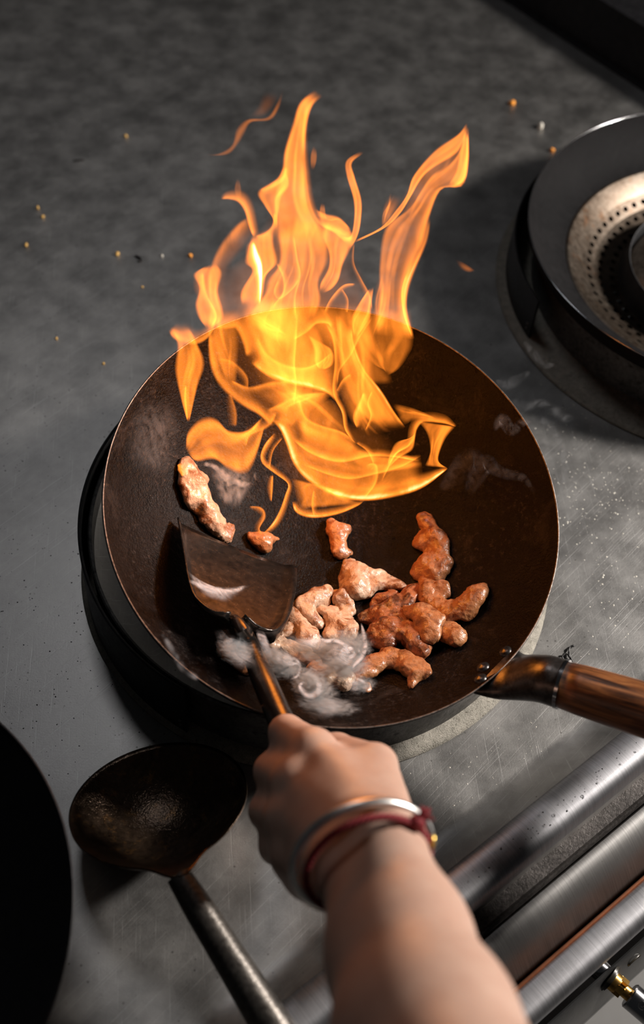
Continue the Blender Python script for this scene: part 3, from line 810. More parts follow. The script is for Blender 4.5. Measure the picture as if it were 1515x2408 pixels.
# ------------------------------------------------------------------ meat
def meat_mat(name, pale, mid, dark, brown_at):
    m, nt, out = new_mat(name)
    co = mapped(nt); a = noise_node(nt, co, 60, 4, 0.55, 0.5); b = noise_node(nt, co, 75, 4, 0.6, 0.8); c = noise_node(nt, co, 380, 3, 0.6)
    col = ramp(nt, a, [(0.30, mid), (0.62, pale)])
    col = mix_col(nt, ramp(nt, noise_node(nt, co, 260, 4, 0.7), [(0.45, g3(0)), (0.70, g3(0.55))]), col, tuple(x * 0.55 for x in mid))
    col = mix_col(nt, ramp(nt, b, [(brown_at, g3(0)), (brown_at + 0.14, g3(0.9))]), col, dark)
    bh = math_node(nt, 'ADD', b, math_node(nt, 'MULTIPLY', c, 0.6))
    rg = ramp(nt, c, [(0.35, g3(0.2)), (0.65, g3(0.55))])
    principled(nt, out, col, rg, 0.0, bh, 0.75, 0.0014, **{'Coat Weight': 0.12, 'Coat Roughness': 0.12})
    return m
M_PALE = meat_mat('seared_pale_meat', (0.60, 0.42, 0.30), (0.44, 0.25, 0.15), (0.20, 0.065, 0.018), 0.49)
M_TAN = meat_mat('cooked_firelit_meat', (0.44, 0.19, 0.080), (0.32, 0.12, 0.045), (0.13, 0.035, 0.010), 0.49)  # cooked tan with the orange of the firelight mixed into the colour
M_BROWN = meat_mat('browned_firelit_meat', (0.36, 0.125, 0.050), (0.24, 0.075, 0.028), (0.05, 0.013, 0.005), 0.46)  # browning, its orange also pushed to carry the firelight
G_MEAT = 'slices of meat frying in the wok'
def meat(label, chains, mat, seed, lift_=0.55, amp=0.0016):
    """chains of (px, py, radius mm[, extra lift mm]) over the wok floor"""
    segs = []
    for ch in chains:
        pts = []
        for c in ch:
            r = c[2] / 1000; ex_ = (c[3] if len(c) > 3 else 0) / 1000
            pts.append((on_wok(c[0], c[1], (r * lift_ + ex_) * 1.15), r))
        if len(pts) == 1: pts = pts * 2
        segs += [(pts[i][0], pts[i + 1][0], pts[i][1], pts[i + 1][1]) for i in range(len(pts) - 1)]
    P = np.array([q for s in segs for q in s[:2]]); R_ = max(max(s[2], s[3]) for s in segs)
    up = wok_normal(P.mean(0))
    def fn(X):
        shp = X.shape[:-1]; Xf = X.reshape(-1, 3)
        d = np.full(len(Xf), 1.0)
        rad_ = Xf - WSC; rl_ = np.linalg.norm(rad_, axis=1)[:, None]; hh = WS - rl_
        W_ = Xf - rad_ / rl_ * hh * 0.35                     # slices lie flat
        W_ = W_ + np.stack([grid_noise(Xf, 90, seed + k) for k in range(3)], 1) * 0.0024
        for a, b, ra, rb in segs:
            q = cone_sdf(W_, a, b, ra, rb)
            d = smin(d, q, 0.0035)
        d = d + amp * 0.9 * grid_noise(Xf, 120, seed + 5) + amp * 0.5 * grid_noise(Xf, 260, seed + 6) + amp * .45 * grid_noise(Xf, 560, seed + 7)
        # flat underside: stays out of the iron
        d = np.maximum(d, np.linalg.norm(Xf - WSC, axis=1) - (WS - 0.0004))
        return d.reshape(shp)
    v_, f_ = surface_nets(fn, P.min(0) - R_ * 1.5, P.max(0) + R_ * 1.5, 0.00125)
    o_ = mesh_obj('meat_slice', v_, f_, mat)
    tag(o_, label, 'meat', G_MEAT)
    return o_
meat('long pale seared slice lying just above the spatula blade', [[(438, 1098, 7), (452, 1132, 9.5), (468, 1168, 10), (488, 1205, 9.5), (508, 1232, 7.5), (535, 1242, 4.5)], [(440, 1085, 5), (475, 1128, 6)], [(520, 1250, 6), (532, 1258, 5.5), (545, 1243, 4)]], M_PALE, 11)
meat('small ragged brown scrap at the far edge of the spatula blade', [[(592, 1262, 5), (616, 1270, 7.5), (632, 1262, 4), (652, 1264, 2)], [(616, 1270, 7.5), (624, 1288, 5)]], M_TAN, 23)
meat('small tan strip alone below the low flame', [[(780, 1226, 4), (788, 1245, 6), (798, 1272, 5.5), (806, 1296, 6.5)], [(795, 1250, 5), (816, 1248, 3.5)], [(806, 1290, 5), (824, 1296, 2.5)]], M_TAN, 31)
meat('chunky slice with white fat and a browned tail in the middle of the wok', [[(820, 1328, 5), (826, 1352, 9), (842, 1376, 11), (868, 1378, 9)], [(850, 1350, 9), (885, 1362, 8), (912, 1372, 6.5), (938, 1377, 5)]], M_PALE, 41)
meat('curled pale slice forming an open hook, left of the browned pile', [[(772, 1389, 5.5, 3), (745, 1400, 6.5, 4), (718, 1420, 6, 3), (728, 1440, 6, 2), (745, 1462, 6.5)], [(745, 1402, 5, 2), (762, 1416, 4)]], M_PALE, 47)
meat('forked pale slice with a knobbly end, beside the curled hook', [[(785, 1396, 5), (806, 1404, 6.5, 2), (818, 1422, 6), (812, 1445, 5.5, 2), (808, 1458, 5, 2)], [(760, 1432, 5.5, 2), (782, 1442, 6), (800, 1470, 9), (816, 1484, 8.5), (785, 1488, 7.5)], [(820, 1422, 4), (826, 1436, 3)]], M_PALE, 53)
meat('straight pale strip against the right edge of the spatula', [[(692, 1420, 3), (696, 1440, 6.5), (706, 1462, 7.5), (722, 1488, 8.5), (736, 1508, 7.5)]], M_PALE, 59)
meat('long lumpy tan slice highest on the right wall of the wok', [[(992, 1216, 4), (1006, 1234, 5.5), (1018, 1250, 6)], [(996, 1272, 8.5), (1022, 1264, 8), (1036, 1290, 7.5), (1040, 1325, 7.5), (1026, 1345, 9)], [(1024, 1300, 8), (1008, 1330, 9), (988, 1342, 6), (1008, 1360, 6)]], M_TAN, 61)
meat('hook-shaped tan slice at the right end of the pile', [[(1008, 1372, 7), (1004, 1398, 8), (1022, 1424, 8.5), (1050, 1440, 9), (1080, 1434, 10), (1104, 1416, 10), (1120, 1394, 8.5), (1130, 1384, 6)], [(1020, 1368, 6), (1036, 1382, 6.5), (1046, 1400, 5)]], M_TAN, 67)
meat('large charred slice in the middle of the browned pile', [[(872, 1452, 8), (900, 1440, 9, 2), (935, 1424, 10, 3), (960, 1396, 7.5, 1), (985, 1392, 7)], [(892, 1488, 10), (915, 1468, 10, 2), (950, 1478, 9, 3), (975, 1505, 9, 2), (990, 1525, 8)], [(900, 1500, 9), (912, 1516, 7)]], M_BROWN, 71, 0.7)
meat('small folded slice resting on top of the charred one', [[(960, 1436, 6, 9), (985, 1436, 7.5, 10), (1008, 1452, 8, 9), (1016, 1478, 7.5, 8), (1004, 1498, 6.5, 7)], [(985, 1470, 5, 8), (998, 1486, 6, 8)]], M_TAN, 79)
meat('rounded knob of meat at the lower right of the pile', [[(1030, 1480, 7), (1052, 1484, 9), (1068, 1492, 9.5)]], M_TAN, 83)
meat('arched tan slice nearest the wok handle', [[(842, 1594, 5), (856, 1578, 7.5), (882, 1556, 8), (915, 1546, 8), (948, 1552, 8.5), (972, 1566, 9), (984, 1580, 8), (972, 1598, 5), (966, 1610, 3)]], M_TAN, 89)
meat('glossy rounded piece in the thick of the smoke', [[(742, 1572, 7.5), (760, 1580, 7), (775, 1592, 8), (790, 1598, 6), (808, 1597, 9.5)]], M_PALE, 97)
meat('lumpy pale slice half veiled by smoke, right of the spatula handle', [[(640, 1512, 6.5), (664, 1516, 7), (690, 1524, 7), (716, 1536, 7.5), (738, 1552, 7)], [(664, 1484, 5), (684, 1480, 5.5)]], M_PALE, 101)
meat('tan slice behind the spatula handle on the smoky left side', [[(528, 1524, 5.5), (548, 1540, 7), (566, 1558, 7), (580, 1574, 6)]], M_TAN, 103)
meat('thin browned end tucked behind the charred slice', [[(880, 1422, 4.5), (900, 1410, 5.5), (922, 1402, 5)]], M_BROWN, 107)
meat('tiny round crumb of meat under the arched slice', [[(866, 1614, 3.5), (860, 1620, 3)]], M_TAN, 109)
meat('tiny bead of meat below the charred slice', [[(998, 1546, 2.8)]], M_TAN, 113)

# ------------------------------------------------------------------ crumbs and specks
M_CRUMB = plain_mat('golden_crumb', (0.55, 0.33, 0.09), 0.6)
M_ORANGE = plain_mat('orange_crumb', (0.70, 0.26, 0.02), 0.5)
M_WHITE = plain_mat('pale_crumb', (0.6, 0.57, 0.5), 0.6)
M_CHAR = plain_mat('char', (0.008, 0.007, 0.008), 0.5)
def crumb(px, py, r, mat, label, seed, group):
    c = on_z(px, py, 0); c[2] = r * 0.6
    v_, f_ = blob(c, r, seed, r * 0.30, 0.5, 0.9 / r)
    v_[:, 2] = np.maximum(v_[:, 2], 0.0)
    o_ = mesh_obj('food_crumb', v_, f_, mat); tag(o_, label, 'crumb', group)
for i, (px, py, r) in enumerate([(297, 323, 2.0), (88, 491, 2.0), (100, 511, 1.7), (62, 578, 1.9), (276, 600, 2.2), (133, 797, 1.2), (243, 856, 1.3), (335, 675, 1.0)]):
    crumb(px, py, r / 1000, M_CRUMB, 'tiny golden food crumb on the steel left of the flames', 200 + i, 'golden crumbs left of the flames')
crumb(1205, 245, .0034, M_ORANGE, 'bright orange food crumb on the steel above the uncovered burner', 230, 'food crumbs')
crumb(447, 603, .0020, M_ORANGE, 'small orange food crumb close to the left side of the flames', 231, 'food crumbs')
crumb(1299, 356, .0026, M_ORANGE, 'orange food crumb against the outside of the uncovered burner', 232, 'food crumbs')
crumb(1270, 301, .0038, M_WHITE, 'whitish crumb on the steel above the uncovered burner', 233, 'food crumbs')
crumb(380, 603, .0015, M_WHITE, 'tiny white crumb on the steel left of the flames', 234, 'food crumbs')
def flake(px, py, pts, r, label):
    c = on_z(px, py, 0)
    P = np.array([c + np.array([x, y, z]) / 1000 for x, y, z in pts])
    v_, f_ = tube_geo(spline(P, 26), r * (0.8 + 0.35 * np.sin(np.arange(26) * 1.9)), 7)
    v_[:, 2] = np.maximum(v_[:, 2], 0.0)
    o_ = mesh_obj('charred_scrap', v_, f_, M_CHAR); tag(o_, label, 'food scrap', 'charred scraps on the range')
flake(1337, 1552, [(-4, -1, 1), (-5, 1.5, 2), (-3, 4, 2), (0, 3, 2.5), (1.5, -1, 1), (3, -2, 1), (1, 2, 2), (0.5, 7, 2), (2, 11, 1.5), (5.5, 12, 2)], 0.0009, 'curly black charred scrap on the steel above the wok handle')
flake(327, 610, [(-4, 4, .5), (-1, 2, 1.5), (2, 0, 1.5), (3, -3, 1), (-1, -4, .6)], 0.0013, 'dark crumpled flake on the steel left of the flames')
flake(185, 380, [(-5, 0, .6), (0, 1, 1.4), (5, 3, .6)], 0.0013, 'dark burnt flake on the steel near the upper left')
# specks nobody could count: one object of low grains
V = []; F = []
def grain(c, r, h):
    k = len(V); a0 = random.random() * 6.28
    for j in range(5):
        V.append((c[0] + r * (0.7 + .5 * random.random()) * math.cos(a0 + j * 1.2566), c[1] + r * (0.7 + .5 * random.random()) * math.sin(a0 + j * 1.2566), c[2]))
    V.append((c[0], c[1], c[2] + h))
    for j in range(5): F.append((k + j, k + (j + 1) % 5, k + 5))
def speck_patch(n, cx, cy, sx, sy, rmax):
    for _ in range(n):
        px, py = random.gauss(cx, sx), random.gauss(cy, sy)
        p = on_z(px, py, 0.0)
        if p @ DT > -0.188: continue
        if np.linalg.norm(p[:2] - np.array(CC)) < 0.191 or np.linalg.norm(p[:2] - np.array(CR)) < 0.221: continue
        r = rmax * (0.25 + random.random() ** 3); grain(p, r, r * 0.5)
speck_patch(420, 1400, 1170, 90, 70, .0007); speck_patch(220, 1380, 980, 70, 60, .0006); speck_patch(220, 1150, 1800, 110, 110, .0005)
speck_patch(120, 1440, 1400, 80, 90, .0008)
o = mesh_obj('crumb_dust', V, F, M_WHITE, smooth=False); tag(o, 'fine pale crumbs scattered over the steel between the burners', 'crumbs', kind='stuff')
V = []; F = []
for _ in range(520):
    px, py = random.uniform(0, 330), random.uniform(850, 2000)
    p = on_z(px, py, 0.0)
    if np.linalg.norm(p[:2] - np.array(CC)) < 0.191: continue
    r = .0006 * (0.3 + random.random() ** 2); grain(p, r, r * .5)
for _ in range(160):
    p = st(random.uniform(0.2, 0.75), random.uniform(-0.151, -0.141), 0.0217); r = .0006 * (0.3 + random.random() ** 2); grain(p, r, r * .5)
o = mesh_obj('char_dust', V, F, M_CHAR, smooth=False); tag(o, 'fine black specks scattered over the steel on the left', 'crumbs', kind='stuff')
mw, nt, out = new_mat('water'); gl = N_(nt, 'ShaderNodeBsdfGlass'); gl.inputs['IOR'].default_value = 1.33; gl.inputs['Roughness'].default_value = 0.02; nt.links.new(gl.outputs[0], out.inputs['Surface'])
V = []; F = []
def drop(c, r):
    k = len(V)
    for lv_ in range(3):
        rr = r * (1, .82, .45)[lv_]; zz = r * (0, .33, .55)[lv_]
        for j in range(10): V.append((c[0] + rr * math.cos(j * .6283), c[1] + rr * math.sin(j * .6283), c[2] + zz))
    V.append((c[0], c[1], c[2] + r * .62))
    for lv_ in range(2):
        for j in range(10):
            a = k + lv_ * 10 + j; b = k + lv_ * 10 + (j + 1) % 10; F.append((a, b, b + 10, a + 10))
    for j in range(10): F.append((k + 20 + j, k + 20 + (j + 1) % 10, k + 30))
for _ in range(70):
    drop(st(random.uniform(0.22, 0.75), random.uniform(-0.151, -0.141), 0.0216), random.uniform(.0004, .0014))
o = mesh_obj('water_drops', V, F, mw); tag(o, 'small clear water drops on the raised front lip', 'water drops', kind='stuff')

# ------------------------------------------------------------------ fire
def flame_mat():
    m, nt, out = new_mat('flame')
    at_ = N_(nt, 'ShaderNodeAttribute', attribute_name='glow')
    tc = mapped(nt, (1, 1, 0.45))
    n1 = noise_node(nt, tc, 38, 3, 0.5, 1.2)
    mod = ramp(nt, n1, [(0.25, g3(0.45)), (0.75, g3(1.5))])
    s = math_node(nt, 'MULTIPLY', at_.outputs['Fac'], mod)
    em = N_(nt, 'ShaderNodeEmission')
    # hotter where stronger
    hot = N_(nt, 'ShaderNodeMapRange'); hot.inputs['From Min'].default_value = 0.9; hot.inputs['From Max'].default_value = 2.6
    nt.links.new(s, hot.inputs['Value'])
    nt.links.new(mix_col(nt, hot.outputs['Result'], (1.0, 0.245, 0.022), (1.0, 0.62, 0.30)), em.inputs['Color'])
    s = math_node(nt, 'MULTIPLY', s, 1.75)
    nt.links.new(s, em.inputs['Strength'])
    tr_ = N_(nt, 'ShaderNodeBsdfTransparent'); ad = N_(nt, 'ShaderNodeAddShader')
    nt.links.new(em.outputs[0], ad.inputs[0]); nt.links.new(tr_.outputs[0], ad.inputs[1]); nt.links.new(ad.outputs[0], out.inputs['Surface'])
    return m
M_FLAME = flame_mat()
def smoke_mat():
    m, nt, out = new_mat('smoke')
    at_ = N_(nt, 'ShaderNodeAttribute', attribute_name='glow')
    n1 = noise_node(nt, mapped(nt), 48, 3, 0.55, 3.0)
    mod = ramp(nt, n1, [(0.36, g3(0.05)), (0.64, g3(1.7))])
    s = math_node(nt, 'MINIMUM', math_node(nt, 'MULTIPLY', at_.outputs['Fac'], mod), 0.95)
    df = N_(nt, 'ShaderNodeBsdfDiffuse'); df.inputs['Color'].default_value = (0.93, 0.93, 0.97, 1)
    tl = N_(nt, 'ShaderNodeBsdfTranslucent'); tl.inputs['Color'].default_value = (0.93, 0.93, 0.97, 1)
    mx0 = N_(nt, 'ShaderNodeMixShader'); mx0.inputs[0].default_value = 0.5
    nt.links.new(df.outputs[0], mx0.inputs[1]); nt.links.new(tl.outputs[0], mx0.inputs[2])
    tr_ = N_(nt, 'ShaderNodeBsdfTransparent'); mx = N_(nt, 'ShaderNodeMixShader')
    nt.links.new(s, mx.inputs[0]); nt.links.new(tr_.outputs[0], mx.inputs[1]); nt.links.new(mx0.outputs[0], mx.inputs[2])
    nt.links.new(mx.outputs[0], out.inputs['Surface'])
    return m
M_SMOKE = smoke_mat()
def sheet(name, left, right, place, parent, mat=None, fill=0.35, eL=0.6, eR=0.6, vfade=(0.12, 0.14), bulge=0.22, nv=44, nu=26, gain=None, wob=0.0, ew=0.13, streaks=None, skew=0):
    """closed lens-shaped sheet of gas between two edge curves; place(px, py) -> 3D point.
    glow: soft rims that fade to nothing, thin bright folds just inside them, a weaker middle"""
    L = spline(np.asarray(left, float), nv); R_ = spline(np.asarray(right, float), nv)
    V = []; G = []; F = []
    ph = random.random() * 6.28
    sides = (1,) if skew else (1, -1)            # a filament is one curved sheet, a tongue has two walls
    for side_ in sides:
        for i in range(nv):
            t = i / (nv - 1)
            pl = place(*L[i][:2]); pr = place(*R_[i][:2])
            w = np.linalg.norm(pr - pl)
            mid = (pl + pr) / 2; vd = CAMP - mid; vd /= np.linalg.norm(vd)
            fv = min(1, t / max(vfade[0], 1e-3)) * min(1, (1 - t) / max(vfade[1], 1e-3)); fv = fv * fv * (3 - 2 * fv)
            gn = 1.0 if gain is None else np.interp(t, np.linspace(0, 1, len(gain)), gain)
            for j in range(nu):
                u = j / (nu - 1); x = 2 * u - 1
                # finer columns near the rims
                xs = math.sin(x * math.pi / 2); us = (xs + 1) / 2
                b = bulge * w * (1 - xs * xs) * side_ * 0.5
                wv_ = wob * w * math.sin(t * 7 + ph + xs * 2)
                V.append(pl * (1 - us) + pr * us + vd * (b + wv_))
                dl, dr_ = us, 1 - us
                soft = min(1, dl / ew) * min(1, dr_ / ew)
                if skew:
                    q = dl if skew > 0 else dr_
                    g = fill * (min(1, q / 0.2) ** 1.5) * (1.0 if q < 0.2 else math.exp(-((q - 0.2) / 0.30) ** 1.3)) * 1.25
                    soft = min(1, dl / 0.1) * min(1, dr_ / 0.25)
                else:
                    g = fill + eL * math.exp(-((dl - ew) / (ew * (0.8 if dl < ew else 1.7))) ** 2) + eR * math.exp(-((dr_ - ew) / (ew * (0.8 if dr_ < ew else 1.7))) ** 2)
                G.append((1.0 if skew else 0.5) * g * soft * fv * gn)
    k0 = nv * nu
    for side_ in range(len(sides)):
        for i in range(nv - 1):
            for j in range(nu - 1):
                a = side_ * k0 + i * nu + j
                F.append((a, a + 1, a + nu + 1, a + nu) if side_ == 0 else (a, a + nu, a + nu + 1, a + 1))
    if streaks is None:
        streaks = 3 if (mat is None and fill > 0.16 and eL + eR > 0) else 0
    for q in range(streaks):            # thin wandering folds inside the sheet
        u0 = random.uniform(0.22, 0.78); p1, p2 = random.random() * 6.28, random.random() * 6.28
        wd = random.uniform(0.05, 0.11); gl_ = random.uniform(0.2, 0.45); n3 = 7
        base = len(V)
        for i in range(nv):
            t = i / (nv - 1)
            pl = place(*L[i][:2]); pr = place(*R_[i][:2]); w = np.linalg.norm(pr - pl)
            vd = CAMP - (pl + pr) / 2; vd /= np.linalg.norm(vd)
            uc = u0 + 0.12 * math.sin(t * 4.2 + p1) + 0.05 * math.sin(t * 9.5 + p2)
            fv = math.sin(math.pi * t) ** 0.7 * (0.55 + 0.45 * math.sin(t * 6 + p2))
            for j in range(n3):
                x = 2 * j / (n3 - 1) - 1; us = uc + wd * x
                V.append(pl * (1 - us) + pr * us + vd * w * 0.16 * math.sin(t * 5 + p1 + x * 0.8))
                G.append(gl_ * fv * (1 - x * x) ** 1.5)
        for i in range(nv - 1):
            for j in range(n3 - 1):
                a = base + i * n3 + j; F.append((a, a + 1, a + n3 + 1, a + n3))
    o_ = mesh_obj(name, V, F, mat or M_FLAME, parent)
    atr = o_.data.attributes.new('glow', 'FLOAT', 'POINT'); atr.data.foreach_set('value', np.array(G, np.float32))
    return o_
def stroke(name, pts, place, parent, glow=0.8, vfade=(0.08, 0.10), mat=None, gain=None, edge=0.0, nv=40, bulge=0.4, sh=None):
    """tapering filament: rows (px, py, width px)"""
    S = spline(np.asarray(pts, float), nv)
    T = np.gradient(S[:, :2], axis=0); T /= np.linalg.norm(T, axis=1)[:, None] + 1e-9
    nrm = np.stack([-T[:, 1], T[:, 0]], 1)
    w = np.maximum(S[:, 2:3], 1.0) / 2
    if mat is None:
        sh = sh or random.choice((1, -1))
        a_, b_ = (1.0, 2.0) if sh > 0 else (2.0, 1.0)
        return sheet(name, S[:, :2] + nrm * w * a_, S[:, :2] - nrm * w * b_, place, parent, mat, fill=glow * 1.15, eL=0, eR=0, vfade=vfade, bulge=bulge, nv=nv, nu=19, gain=gain, skew=sh)
    return sheet(name, S[:, :2] + nrm * w, S[:, :2] - nrm * w, place, parent, mat, fill=glow, eL=edge, eR=edge, vfade=vfade, bulge=bulge, nv=nv, nu=13, gain=gain, ew=0.34)
def upright(y, lean=0.0):
    """tongues of flame stand on an upright surface at world y"""
    def pl(px, py):
        p = on_y(px, py, y)
        return p
    return pl
def over_wok(off):
    return lambda px, py: on_wok(px, py, off)
A = lambda pts: [((x / 1.9423) + 360, (y / 1.9423) + 180, *[c / 1.9423 for c in r]) for x, y, *r in pts]
B = lambda pts: [((x / 1.9423) + 360, (y / 1.9423) + 700, *[c / 1.9423 for c in r]) for x, y, *r in pts]
W2b = lambda px, py: on_wok(px, py, 0.065)
fire = thing('fire', 'tall orange flames leaping from the meat in the wok', 'fire', on_wok(720, 1100, 0.01))
U = {k: upright(0.60 + 0.01 * k) for k in range(-8, 8)}
T_ = 'flame_tongue'
# --- upper tongues
sheet(T_, A([(740, 62), (672, 120), (640, 210), (600, 340), (590, 420), (560, 520), (550, 620), (555, 720), (575, 820)]), A([(775, 90), (730, 130), (705, 210), (695, 330), (700, 450), (722, 590), (770, 680), (800, 760), (800, 840)]), U[2], fire, fill=0.78, eL=0.25, eR=0.5, vfade=(0.10, 0.25), gain=[1, 1, 1, .85, .6])
stroke(T_, A([(705, 110, 16), (690, 260, 18), (700, 440, 22), (722, 590, 26), (770, 670, 30), (850, 700, 40), (905, 730, 30)]), U[1], fire, 0.5)
sheet(T_, A([(600, 400), (565, 465), (478, 525), (508, 590), (548, 650), (552, 700)]), A([(612, 440), (622, 500), (590, 550), (580, 600), (570, 650), (566, 700)]), U[3], fire, fill=0.45, eL=0.3, eR=0.5)
stroke(T_, A([(490, 522, 18), (550, 500, 40), (600, 460, 30), (608, 410, 16)]), U[3], fire, 0.55)
stroke(T_, A([(310, 556, 14), (352, 548, 34), (400, 560, 44), (432, 610, 38), (450, 680, 34), (468, 735, 26)]), U[4], fire, 0.75)
stroke(T_, A([(445, 650, 40), (400, 700, 70), (335, 780, 72), (292, 860, 62), (270, 960, 66), (285, 1070, 66), (262, 1150, 40)]), U[3], fire, 0.42, edge=0.15)
sheet(T_, A([(232, 868), (182, 905), (208, 965), (190, 1040), (205, 1100), (240, 1150)]), A([(290, 850), (318, 900), (300, 980), (322, 1060), (320, 1110), (270, 1150)]), U[1], fire, fill=0.42, eL=0.5, eR=0.25)
stroke(T_, A([(222, 890, 30), (225, 960, 44), (250, 1020, 30), (285, 1090, 22), (262, 1150, 16)]), U[0], fire, 0.6)
sheet(T_, A([(450, 722), (430, 790), (418, 850), (450, 890), (400, 980), (400, 1050)]), A([(548, 690), (556, 770), (570, 850), (520, 910), (505, 1000), (480, 1060)]), U[2], fire, fill=0.6, eL=0.2, eR=0.35)
stroke(T_, A([(452, 750, 24), (465, 810, 46), (485, 860, 40), (490, 950, 22), (485, 1045, 14)]), U[1], fire, 1.7, gain=[0.7, 1.3, 1.7, 1.4, .8])
stroke(T_, A([(470, 735, 24), (520, 722, 40), (552, 680, 24), (556, 620, 12)]), U[2], fire, 0.7)
sheet(T_, A([(556, 690), (576, 800), (566, 870), (520, 930), (500, 1000), (430, 1090)]), A([(735, 640), (712, 780), (695, 890), (660, 970), (640, 1040), (640, 1110)]), U[3], fire, fill=0.26, eL=0.35, eR=0.2)
sheet(T_, A([(645, 620), (628, 720), (650, 810), (668, 900), (640, 1000), (640, 1110)]), A([(820, 660), (812, 760), (800, 850), (760, 940), (770, 1020), (740, 1110)]), U[4], fire, fill=0.22, eL=0.25, eR=0.3)
stroke(T_, A([(640, 720, 14), (655, 830, 20), (668, 910, 22), (645, 1010, 24), (650, 1110, 20)]), U[1], fire, 0.6)
stroke(T_, A([(566, 850, 12), (598, 915, 20), (602, 985, 24), (565, 1035, 22), (545, 1060, 10)]), U[1], fire, 0.5)
stroke(T_, A([(575, 930, 10), (560, 980, 24), (580, 1010, 20), (640, 960, 20), (665, 920, 14)]), U[2], fire, 0.4)
sheet(T_, A([(790, 640), (770, 720), (800, 800), (800, 870), (765, 940), (758, 985)]), A([(930, 720), (905, 790), (870, 860), (850, 930), (820, 970), (780, 992)]), U[3], fire, fill=0.40, eL=0.4, eR=0.5)
sheet(T_, A([(948, 342), (884, 385), (884, 450), (915, 560), (918, 650), (900, 730), (850, 720)]), A([(962, 348), (908, 395), (922, 460), (952, 560), (952, 640), (938, 720), (900, 800)]), U[4], fire, fill=0.5, eL=0.2, eR=0.5, vfade=(0.12, 0.1))
sheet(T_, A([(735, 600), (790, 625), (850, 640), (900, 690)]), A([(770, 690), (830, 720), (880, 760), (925, 740)]), U[3], fire, fill=0.5, eL=0.3, eR=0.2, vfade=(.15, .15))
# right-hand tall sail
sheet(T_, A([(1434, 212), (1396, 262), (1290, 335), (1192, 450), (1160, 540), (1110, 610), (1040, 690), (915, 752)]), A([(1436, 240), (1412, 312), (1376, 362), (1250, 442), (1180, 545), (1130, 625), (1060, 690), (920, 760)]), U[5], fire, fill=0.55, eL=0.35, eR=0.55, vfade=(0.05, 0.08))
sheet(T_, A([(1432, 235), (1395, 350), (1330, 420), (1260, 470), (1170, 600), (1060, 690), (1032, 850), (1030, 1000), (1020, 1110), (1010, 1180)]), A([(1440, 230), (1442, 400), (1415, 500), (1322, 512), (1272, 620), (1240, 750), (1190, 860), (1164, 980), (1168, 1100), (1192, 1204)]), U[4], fire, fill=0.20, eL=0.22, eR=0.62, vfade=(0.04, 0.05), ew=0.09)
sheet(T_, A([(1428, 250), (1400, 350), (1385, 430), (1345, 500)]), A([(1440, 260), (1442, 380), (1428, 470), (1370, 508)]), U[5], fire, fill=0.5, eL=0.1, eR=0.5)
stroke(T_, A([(1262, 650, 22), (1240, 750, 34), (1190, 860, 44), (1150, 960, 54), (1140, 1050, 50), (1162, 1130, 40), (1188, 1200, 22)]), U[3], fire, 0.62, gain=[.5, .7, 1.1, 1.4, 1.3, 1, .9])
stroke(T_, A([(1160, 900, 8), (1140, 980, 14), (1148, 1080, 14), (1184, 1190, 10)]), U[2], fire, 0.8)
sheet(T_, A([(1080, 530), (1050, 600), (1040, 690)]), A([(1150, 545), (1120, 600), (1060, 690)]), U[6], fire, fill=0.22, eL=0.05, eR=0.05, vfade=(.6, .2), ew=.35)
stroke(T_, A([(918, 755, 8), (915, 850, 12), (950, 930, 16), (985, 1000, 22), (1000, 1070, 16)]), U[3], fire, 0.38)
stroke(T_, A([(925, 948, 10), (870, 960, 18), (815, 1020, 18), (785, 1080, 14)]), U[2], fire, 0.55)
stroke(T_, A([(862, 970, 10), (888, 1020, 14), (885, 1080, 14)]), U[2], fire, 0.4)
sheet(T_, A([(985, 970), (930, 1050), (905, 1110), (915, 1190)]), A([(1010, 960), (1000, 1040), (990, 1110), (930, 1195)]), U[2], fire, fill=0.35, eL=0.45, eR=0.4)
sheet(T_, A([(1020, 900), (1010, 1010), (1000, 1110), (990, 1190)]), A([(1120, 900), (1090, 1010), (1070, 1110), (1020, 1190)]), U[3], fire, fill=0.3, eL=0.1, eR=0.1, vfade=(.5, .3), ew=.3)
sheet(T_, A([(1415, 250), (1300, 335), (1200, 450), (1100, 610)]), A([(1440, 300), (1418, 480), (1322, 512), (1180, 720)]), U[6], fire, fill=0.2, eL=0, eR=0, ew=.25, vfade=(.15, .4), streaks=2)
# faint stray tips
sheet(T_, A([(735, 310), (720, 360), (720, 430)]), A([(748, 330), (748, 380), (735, 430)]), U[6], fire, fill=0.22, eL=0, eR=0, vfade=(.4, .4))
sheet(T_, A([(385, 460), (372, 510), (380, 560)]), A([(396, 470), (404, 520), (405, 560)]), U[5], fire, fill=0.12, eL=0, eR=0, vfade=(.4, .3))
sheet(T_, A([(768, 575), (760, 620), (770, 660)]), A([(784, 580), (790, 630), (800, 660)]), U[5], fire, fill=0.3, eL=0, eR=0, vfade=(.4, .2))
